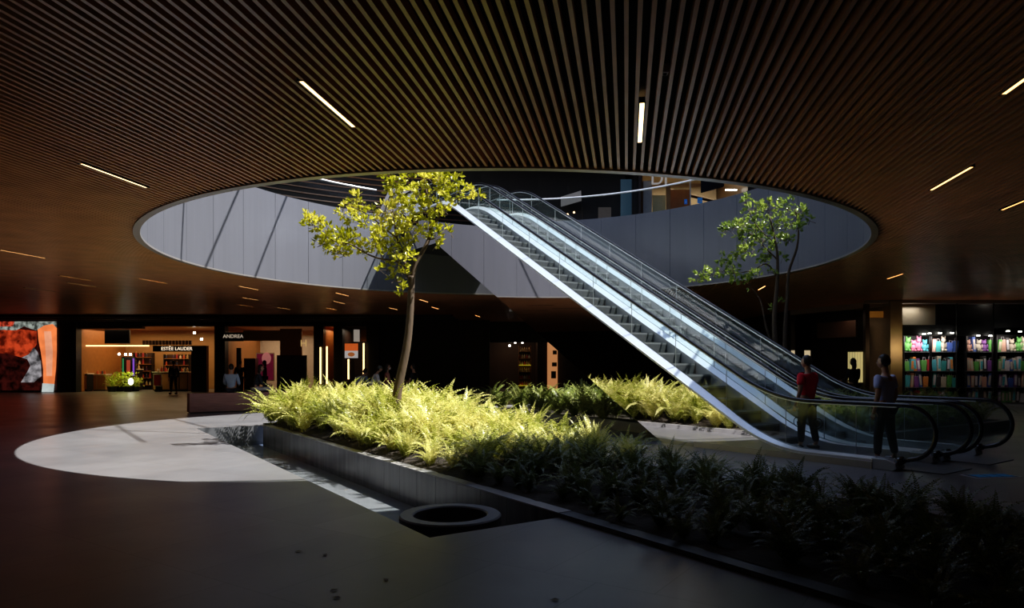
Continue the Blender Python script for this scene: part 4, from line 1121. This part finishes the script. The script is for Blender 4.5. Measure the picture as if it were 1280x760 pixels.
area((W(1162, 0, DG).x, DG + .35, 2.62), 2.0, .25, 26, (1, .84, .82), rot=(math.radians(48), 0, 0)); area((W(1262, 0, DG).x, DG + .35, 2.62), 2.4, .25, 13, (1, .84, .78), rot=(math.radians(48), 0, 0))
area((W(1150, 0, DG).x, DG + .55, 3.9), .8, .2, 9, (.95, .9, .9)); area((13.6, 28.9, 3.7), 1.5, .6, 7, (1, .72, .5)); area((W(1119, 0, DG).x, DG - .7, 2.2), .3, .3, 5, (1, .7, .35), rot=(PI / 2, 0, 0))  # last two are added fills, for the dark shopfront and the beige column
GC = [('red', (.7, .03, .05)), ('teal', (.02, .42, .40)), ('white', (.75, .72, .74)), ('pink', (.8, .22, .38)), ('purple', (.28, .08, .4)), ('black', (.03, .03, .03)),
      ('green', (.12, .5, .08)), ('peach', (.8, .45, .33)), ('blue', (.05, .15, .6)), ('orange', (.85, .3, .04)), ('cream', (.7, .62, .48)), ('turquoise', (.06, .5, .6))]
GM = {k_: mat(k_ + ' goods', [x * .75 + .04 for x in c], rough=.55, var=.2, scale=20) for k_, c in GC}
def shelving(px0, px1, D, zs, label):
    a, b_ = W(px0, 0, D).x, W(px1, 0, D).x
    r_ = empty('display_shelving', ((a + b_) / 2, D, 0), 0, label, 'shelving', 'goods store shelving'); w = (b_ - a) / 2
    for x in (-w, w - .03): MB().box(x, x + .03, 0, .5, 0, zs[-1] + .7).build('side_panel', M['black'], r_)
    for z in zs: MB().box(-w, w, 0, .5, z - .03, z).build('shelf', M['step'], r_)
    MB().box(-w, w, .5, .53, 0, zs[-1] + .7).build('back_panel', M['black'], r_)
    return a, b_
shopz = [W(0, 503, 27.3).z, W(0, 484, 27.3).z, W(0, 463.5, 27.3).z, W(0, 439.5, 27.3).z]
units = [(1130, 1163, 'bay beside beige column'), (1164, 1196, 'second bay from beige column'), (1208, 1241, 'dimmer third bay'), (1246, 1300, 'last bay')]
random.seed(77)
protos = {}
def goods(kind, cname):
    key = (kind, cname)
    if key in protos: return dup(protos[key]), False
    m = GM[cname]; r_ = empty({'book': 'boxed_toy', 'plush': 'soft_toy', 'bag': 'gift_bag'}[kind], (0, 0, 0))
    if kind == 'book':
        MB().box(-.05, .05, 0, .2, 0, .36).build('box', m, r_, bevel=.004); MB().box(-.035, .035, -.003, 0, .05, .3).build('label_panel', GM[random.choice(['white', 'cream', 'orange', 'turquoise'])], r_)
    elif kind == 'plush':
        b = MB(); b.ball((0, .1, .12), .085, .08, .12); b.ball((0, .08, .28), .075, .07, .07)
        for sg in (-1, 1): b.ball((sg * .055, .08, .345), .025, .015, .03, nu=8, nv=6); b.ball((sg * .09, .06, .16), .03, .03, .07, nu=8, nv=6); b.ball((sg * .05, .0, .035), .035, .06, .035, nu=8, nv=6)
        b.build('body', m, r_, smooth=True)
    else:
        b = MB(); b.prism([(-.07, 0), (.07, 0), (.085, .3), (-.085, .3)], 0, .12); b.build('bag', m, r_)
        MB().tube([(-.04, 0, .29), (-.035, 0, .37), (.035, 0, .37), (.04, 0, .29)], .006, n=6).build('handle', GM['white'], r_)
    protos[key] = r_; return r_, True
shelfname = ['bottom shelf', 'third shelf down', 'second shelf down', 'top shelf']
used = {}
for ui, (a, c, un) in enumerate(units):
    xa, xb = shelving(a, c, 27.3, shopz, 'black goods display shelving, ' + un)
    for si, z in enumerate(shopz):
        x = xa + .10
        while x < xb - .08:
            kind = 'plush' if (si == 3 and rnd() < .6) else ('book' if rnd() < .65 else 'bag')
            pool_ = [k_ for k_, _ in GC] if ui < 2 else ['cream', 'white', 'black', 'blue', 'peach', 'green', 'purple']
            cn = random.choice(pool_)
            o, _ = goods(kind, cn); wdt = {'book': .145, 'plush': .24, 'bag': .22}[kind]
            o.location = (x + wdt / 2 - .05, 27.33, z); o.rotation_euler = (0, U(-.12, .12) if kind == 'book' else U(-.1, .1), U(-.15, .15))
            sc_ = U(1.2, 1.7); o.scale = (1.25, 1, sc_)
            nm = {'book': 'boxed toy', 'plush': 'soft toy', 'bag': 'gift bag'}[kind]
            tag(o, f'{cn} {nm} on the {shelfname[si]}, {un} of goods store', nm, f'{cn} {nm}s on {shelfname[si]}, {un}')
            x += wdt
for i, (px, py) in enumerate(((1155, 417.5), (1162, 416.8), (1175, 416.5), (1190, 416.3), (1223, 419.5), (1238, 419.7), (1249.5, 377.5), (1260, 414), (1275, 414.5))):
    o = MB().lathe([(0, -.02), (.09, -.02), (.08, .03), (0, .03)], n=14).build('spotlight', [M['lampwhite']]); o.location = W(px, py, 26.95)
    o.scale = (.7,) * 3 if i != 6 else (1.3,) * 3
    tag(o, 'small round white downlight above the goods shelves' if i != 6 else 'round white downlight at the ceiling line of the goods store', 'spotlight', 'goods store downlights' if i != 6 else None)
# dark shopfront between far wall and the store
P1 = Vector((W(905, 0, DB).x, DB)); P2 = Vector((13.0, 31.8)); P3 = Vector((W(1113, 0, DG).x, DG))
for i, (p, q) in enumerate(((P1, P2),)):
    dd = (q - p).normalized(); T = frameT((p.x, p.y, 0), dd)
    struct('wall_oblique', MB(T).box(0, (q - p).length, 0, .2, 0, CZ), M['darkwall'])
T = frameT((P2.x, P2.y, 0), (P3 - P2)); LL = (P3 - P2).length
struct('wall_oblique_lintel', MB(T).box(0, LL, -.05, .15, 3.88, CZ - .001), M['trim'])
struct('wall_dark_front', MB(T).box(0, LL - 1.3, 1.2, 1.3, 0, 3.9), M['darkwall'])
struct('wall_brown_panel', MB(T).box(LL * .22, LL * .62, .4, .5, 2.75, 3.45), M['brownwall'])
panel('trim_dark_mullion', 1082, 1087, 380, 520, DG + .3, M['brownwall'], dep=.2, kind='structure', z0=0)
amb = mat('amber panel', (.3, .15, .04), emit=(.8, .3, .05), es=.12)
panel('amber_panel', 1087, 1105, 389, 397, DG + .5, amb, 'dim amber glowing panel above the dark shopfront', 'light panel', dep=.05)
dw = empty('display_window', W(1070, 452, 27.6), 0, 'small bright yellow-cream lit display window in the dark shopfront', 'display window')
e = box_at(1060, 1080, 440, 478, 27.6, .1); ivp = Matrix.Translation(-dw.location)
MB(ivp).box(e[0] - .04, e[1] + .04, e[2] + .01, e[3], e[4] - .04, e[5] + .04).build('frame', M['black'], dw)
MB(ivp).box(e[0], e[1], e[2] - .005, e[2] + .01, e[4], e[5]).build('lit_panel', mat('yellow display', (.4, .35, .2), emit=(.9, .75, .32), es=.45, var=.3, scale=5), dw)
b = MB(ivp)
for i in range(6): x = e[0] + (e[1] - e[0]) * (i + .5) / 6; b.box(x - .012, x + .012, e[2] - .02, e[2] - .005, e[4], e[5])
b.build('bars', mat('pale bars', (.7, .6, .3), emit=(.9, .8, .4), es=.2), dw)
for px, lb in ((1009.5, 'small square cream wall lamp, nearer the lit display window'), (991.5, 'small narrow cream wall lamp behind the escalator rails')):
    panel('wall_lamp', px - (3.5 if px > 1000 else 2), px + (3.5 if px > 1000 else 2), 438, 445, 30.5, mat('cream lamp', (.5, .45, .35), emit=(1, .8, .5), es=.45), lb, 'wall lamp', dep=.05, group='cream wall lamps')

# floor decal
fd = empty('floor_decal', (6.84, 9.75, .001), math.radians(8), 'blue and white social-distance sticker on the paving by the escalator newels', 'floor sticker')
MB().box(-.36, .36, -.16, .16, 0, .003).build('white_border', mat('decal white', (.7, .72, .8), rough=.5), fd)
b = MB(); b.box(-.33, .33, -.135, .135, .003, .0045); b.build('dark_field', mat('decal navy', (.05, .07, .12), rough=.5), fd)
b = MB()
for i in range(3): b.box(-.27 + i * .2, -.10 + i * .2, -.10, .10, .0045, .006)
b.build('blue_blocks', mat('decal blue', (.02, .4, .75), rough=.5), fd)
# fallen leaves on the paving
FLM = mat('fallen leaf', (.16, .14, .11), rough=.7)
random.seed(9)
for i, (px, py) in enumerate(((887, 694), (485, 727), (412, 740), (405, 693), (368, 690), (427, 748), (505, 614), (430, 613), (700, 750))):
    D = EYE * F / (py - HY) if i not in (6, 7) else 2.0 * F / (py - HY)
    p = W(px, py, D); p.z = .004 if i not in (6, 7) else -.395
    o = MB().add([(0, 0, 0), (.03, .02, .006), (.075, 0, .002), (.03, -.02, .006)], [(0, 1, 2), (0, 2, 3)]).build('fallen_leaf', FLM); o.location = p; o.rotation_euler = (0, 0, U(0, 6))
    tag(o, 'small dry leaf lying on the dark paving' if i not in (6, 7) else 'small pale leaf floating on the pool water', 'leaf', 'dry leaves on the paving' if i not in (6, 7) else 'leaves on the pool')

# ------------------------------------------------------------------ upper storey
RW = 15.5
up_ = MB(); n = 72
for i in range(n):
    a0 = 2 * PI * i / n; a1 = 2 * PI * (i + 1) / n
    # shop opening on one side
    mid = (a0 + a1) / 2; mx_, my_ = CX + RW * math.cos(mid), CY + RW * math.sin(mid)
    px = VX + mx_ / my_ * F if my_ > 1 else -999
    if my_ > CY and 800 < px < 928: continue
    up_.add([(CX + RW * math.cos(a0), CY + RW * math.sin(a0), FL2), (CX + RW * math.cos(a1), CY + RW * math.sin(a1), FL2), (CX + RW * math.cos(a1), CY + RW * math.sin(a1), Z3), (CX + RW * math.cos(a0), CY + RW * math.sin(a0), Z3)], [(0, 1, 2, 3)])
struct('wall_upper', up_, M['darkwall'])
# louvre boards on the upper wall behind the tree
lv = MB()
for i in range(15):
    z = 7.0 + i * .24
    arcring(lv, RW - .10, RW - .04, z, z + .05, math.radians(104), math.radians(160), 30)
tag(lv.build('wall_louvres', M['slat']), 'long curved brown louvre boards on the dark upper storey wall', 'louvres')
# white faceted shroud
ws = empty('angular_sculpture', W(520, 262, 27.5), 0, 'white faceted angular shape behind the guardrail, partly hidden by the tree', 'sculpture')
ivp = Matrix.Translation(-ws.location)
def P_(px, py, D): return W(px, py, D)
pts = [P_(486, 234.5, 27), P_(466, 268, 27), P_(480, 284, 27), P_(500, 284, 27), P_(498, 239, 27), P_(530, 262, 27.6), P_(540, 284, 27.6), P_(520, 240, 28.2)]
q0 = W(500, 0, 27)
b = MB(ivp)
A = [P_(487, 235, 27.3), P_(499, 240, 27), P_(499, 292, 27), P_(462, 292, 27.3)]
b.add(A + [P_(530, 250, 28), P_(548, 292, 28), P_(510, 236, 28.4)], [(0, 3, 2, 1), (1, 2, 5, 4), (0, 1, 4, 6)])
b.build('facets', mat('white shroud', (.8, .78, .82), rough=.6, var=.03), ws)
b = MB(ivp); b.tube([P_(497, 239, 26.9), P_(487, 246, 27.0), P_(482, 262, 27.1), P_(472, 280, 27.2)], .02, n=6); b.build('branch_shadow', M['black'], ws)  # thin black tube drawing a branch's shadow across the facets
area((-3.2, 24.6, 9.6), .8, .8, 60, (1, .97, 1), rot=(math.radians(55), 0, math.radians(20)), name='shroud_fill')  # added fill to brighten the white facets, no real fixture
# upper shop interior
DU = 29.5
xa, xb = W(798, 0, DU).x, W(930, 0, DU).x
b = MB(); b.box(xa, xb, DU + 4, DU + 4.1, FL2, 10.6); struct('wall_upper_shop_back', b, M['cream'])
b = MB(); b.box(xa - .1, xa, DU - .6, DU + 4, FL2, 10.6); b.box(xb, xb + .1, DU - 3, DU + 4, FL2, 10.6); struct('wall_upper_shop_side', b, M['brownwall'])
b = MB(); b.box(xa, xb, DU - .3, DU + 4, 10.45, 10.6); struct('ceiling_upper_shop', b, M['cream'])
area(((xa + xb) / 2 + .5, DU + 1.6, 10.3), 3.2, 2.6, 110, (1, .74, .42), name='upper_shop_lamp')
def upanel(name, a, c, t, bb, D, m, label, cat, dep=.1, z0=None, kind=None): return panel(name, a, c, t, bb, D, m, label, cat, dep=dep, z0=z0, kind=kind)
upanel('timber_partition', 838, 862, 237, 272, DU + .6, M['tan2'], 'orange timber partition panel in the upper storey shop', 'partition', z0=FL2)
upanel('pale_column', 804, 815, 226, 280, DU - .2, mat('grey column', (.4, .38, .36), rough=.5), 'grey column beside the upper storey shop opening', 'column', dep=.3, z0=FL2)
upanel('green_lit_board', 816, 832, 244, 280, DU + .5, mat('pale green board', (.55, .58, .38), rough=.5), 'pale greenish lit board in the upper storey shop', 'board', z0=FL2)
upanel('timber_post', 833, 838, 230, 280, DU + .2, M['tan'], 'pale timber post in the upper storey shop', 'post', z0=FL2)
upanel('trim_upper_mullion', 862.4, 863.6, 222, 280, DU - .4, M['skirt'], None, None, dep=.06, z0=FL2, kind='structure')
bm_ = MB(); bm_.tube([W(838, 238, DU + 1.5), W(905, 254, DU + 1.2)], .09, n=4)
tag(bm_.build('ceiling_beam', M['brownwall']), 'dark sloping beam across the upper storey shop', 'beam')
for i, (a, c, t, bb, lb) in enumerate(((855.5, 859, 249, 255, 'small blue wall sign, nearer the timber partition'), (872, 878, 247, 254, 'lighter blue square wall sign past the glass mullion'))):
    s_ = empty('blue_sign', W((a + c) / 2, (t + bb) / 2, DU - .3), 0, lb, 'sign', 'small blue signs'); q = box_at(a, c, t, bb, DU - .3, .03); ivp = Matrix.Translation(-s_.location)
    MB(ivp).box(*q).build('plate', mat('blue plate', (.02, .12, .5) if i == 0 else (.05, .35, .65), emit=(.02, .15, .6), es=.3), s_)
    MB(ivp).box(q[0] + .04, q[1] - .04, q[2] - .01, q[2], q[4] + .06, q[4] + .1).build('symbol', M['white'], s_)
hb = empty('hanging_sign', W(890, 232, DU - 1), 0, 'dark blue hanging signboard with faint lettering above the upper shop', 'sign')
ivp = Matrix.Translation(-hb.location); D = DU - 1
q = [W(876, 222, D), W(876, 241, D), W(905, 233, D + .8), W(905, 226, D + .8), W(905, 222, D + .8)]
b = MB(ivp); b.add([q[0], q[1], q[2], q[4]] + [v_ + Vector((.02, .06, 0)) for v_ in (q[0], q[1], q[2], q[4])], [(0, 1, 2, 3), (7, 6, 5, 4), (0, 4, 5, 1), (1, 5, 6, 2), (2, 6, 7, 3), (3, 7, 4, 0)])
b.build('board', mat('navy board', (.04, .05, .09), rough=.4), hb)
text('lettering', 'A·S·T', .3, mat('dim letters', (.15, .2, .5), emit=(.1, .12, .4), es=.3), hb, (-.02, -.06 + .4, .02), (PI / 2, 0, math.radians(35)))
ul = panel('strip_lamp', 907, 921, 236.5, 238, DU + .5, M['lampwhite'], 'short white strip lamp glowing in the upper shop', 'light', dep=.06)
sg_ = empty('shop_letters', W(824, 224, DU - .5), 0, 'large pale letters mostly hidden by the opening edge', 'sign')
text('lettering', 'DI', .75, mat('pale letters', (.6, .58, .56), emit=(.8, .75, .7), es=.25), sg_, (0, 0, 0), (PI / 2, 0, 0), ext=.03)
# figures/goods on the parapet line
random.seed(4)
for i, px in enumerate((790, 785, 841, 866, 870, 880, 890, 898, 905, 911)):
    D = DU - .1 + U(0, .8); p = W(px, 300, D); p.z = FL2
    h = {0: .9, 1: 1.0}.get(i, U(1.45, 1.75))
    r_ = empty('display_stand', p, 0, 'dark display stand with small goods in the upper storey shop', 'display stand', 'upper shop display stands')
    MB().lathe([(0, 0), (.18, 0), (.16, .03), (.03, .05), (.03, h), (0, h)], n=12).build('post', M['black'], r_)
    b = MB(); b.box(-.2, .2, -.12, .12, h, h + .05); b.build('tray', M['brownwall'], r_)
    b = MB()
    for q in range(4): b.ball((-.14 + q * .09, 0, h + .1), .045, .045, U(.05, .1), nu=8, nv=6)
    b.build('goods', BOT[i % 6], r_, smooth=True)
# slanted banner, small warm lamps, bluish panel
bn = empty('slanted_banner', W(713, 248, 30.6), 0, 'pale grey slanted signboard in the dark upper storey', 'sign')
ivp = Matrix.Translation(-bn.location); q = [W(701, 246, 31.3), W(701, 258, 31.3), W(727, 250.5, 30.2), W(727, 238, 30.2)]
b = MB(ivp); b.add(q + [v_ + Vector((.03, .08, 0)) for v_ in q], [(0, 1, 2, 3), (7, 6, 5, 4), (0, 4, 5, 1), (1, 5, 6, 2), (2, 6, 7, 3), (3, 7, 4, 0)])
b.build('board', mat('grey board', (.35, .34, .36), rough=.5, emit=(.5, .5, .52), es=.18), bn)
b = MB(ivp); b.tube([q[3] + Vector((0, 0, .03)), W(729, 279, 30.2)], .03, n=6); b.build('post', M['black'], bn)
for i, (px, py) in enumerate(((709.5, 268), (717.5, 265.5), (710.5, 278.5), (739, 276.7))):
    o = MB().ball((0, 0, 0), .045).build('bulb_lamp', emis('bulb', (1, .6, .3) if i != 3 else (.9, 1, .9), 4), smooth=True); o.location = W(px, py, 30.0)
    tag(o, 'tiny warm glowing bulb in the dark upper storey', 'lamp', 'tiny upper storey bulbs')
upanel('bluish_display', 776, 791, 224, 280, 30.6, mat('bluish panel', (.05, .08, .11), rough=.3, emit=(.06, .12, .18), es=.25), 'dim bluish display panel on the upper storey', 'panel', z0=FL2)
upanel('timber_column', 791, 803, 215, 280, 30.2, M['brownwall'], 'dark brown timber column beside the bluish display', 'column', z0=FL2)
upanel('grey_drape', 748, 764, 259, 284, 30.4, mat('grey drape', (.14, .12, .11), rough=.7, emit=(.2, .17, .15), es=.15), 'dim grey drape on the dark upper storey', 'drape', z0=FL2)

# ------------------------------------------------------------------ light
sun = bpy.data.lights.new('sun', 'SUN'); sun.energy = 12.0; sun.angle = math.radians(.55); sun.color = (1, .97, .93)
so_ = bpy.data.objects.new('sun', sun); COL.objects.link(so_)
sd_ = Vector((2.5, -.3, 4.1)).normalized()
so_.rotation_euler = sd_.to_track_quat('Z', 'Y').to_euler()
w = bpy.data.worlds.new('sky'); sc.world = w; w.use_nodes = True
bg = w.node_tree.nodes['Background']; bg.inputs[0].default_value = (.55, .68, 1, 1); bg.inputs[1].default_value = 1.05
# portal helping the sky sampling through the roof opening
pl_ = bpy.data.lights.new('sky_portal', 'AREA'); pl_.shape = 'RECTANGLE'; pl_.size = 19; pl_.size_y = 19; pl_.cycles.is_portal = True
po_ = bpy.data.objects.new('sky_portal', pl_); COL.objects.link(po_); po_.location = (RX, RY, Z3 + .5)
sc.view_settings.view_transform = 'Standard'; sc.view_settings.look = 'None'; sc.view_settings.exposure = 0; sc.view_settings.gamma = 1
vs2 = sc.view_settings; vs2.use_curve_mapping = True; cmv = vs2.curve_mapping; cv = cmv.curves[3]
for x_, y_ in ((.015, .009), (.05, .042), (.13, .12), (.5, .52)): cv.points.new(x_, y_)
cmv.update()
try:
    sc.cycles.use_denoising = True; sc.cycles.sample_clamp_indirect = 6; sc.cycles.max_bounces = 10; sc.cycles.diffuse_bounces = 5
    sc.cycles.glossy_bounces = 5; sc.cycles.transparent_max_bounces = 32; sc.cycles.caustics_reflective = False
except Exception: pass
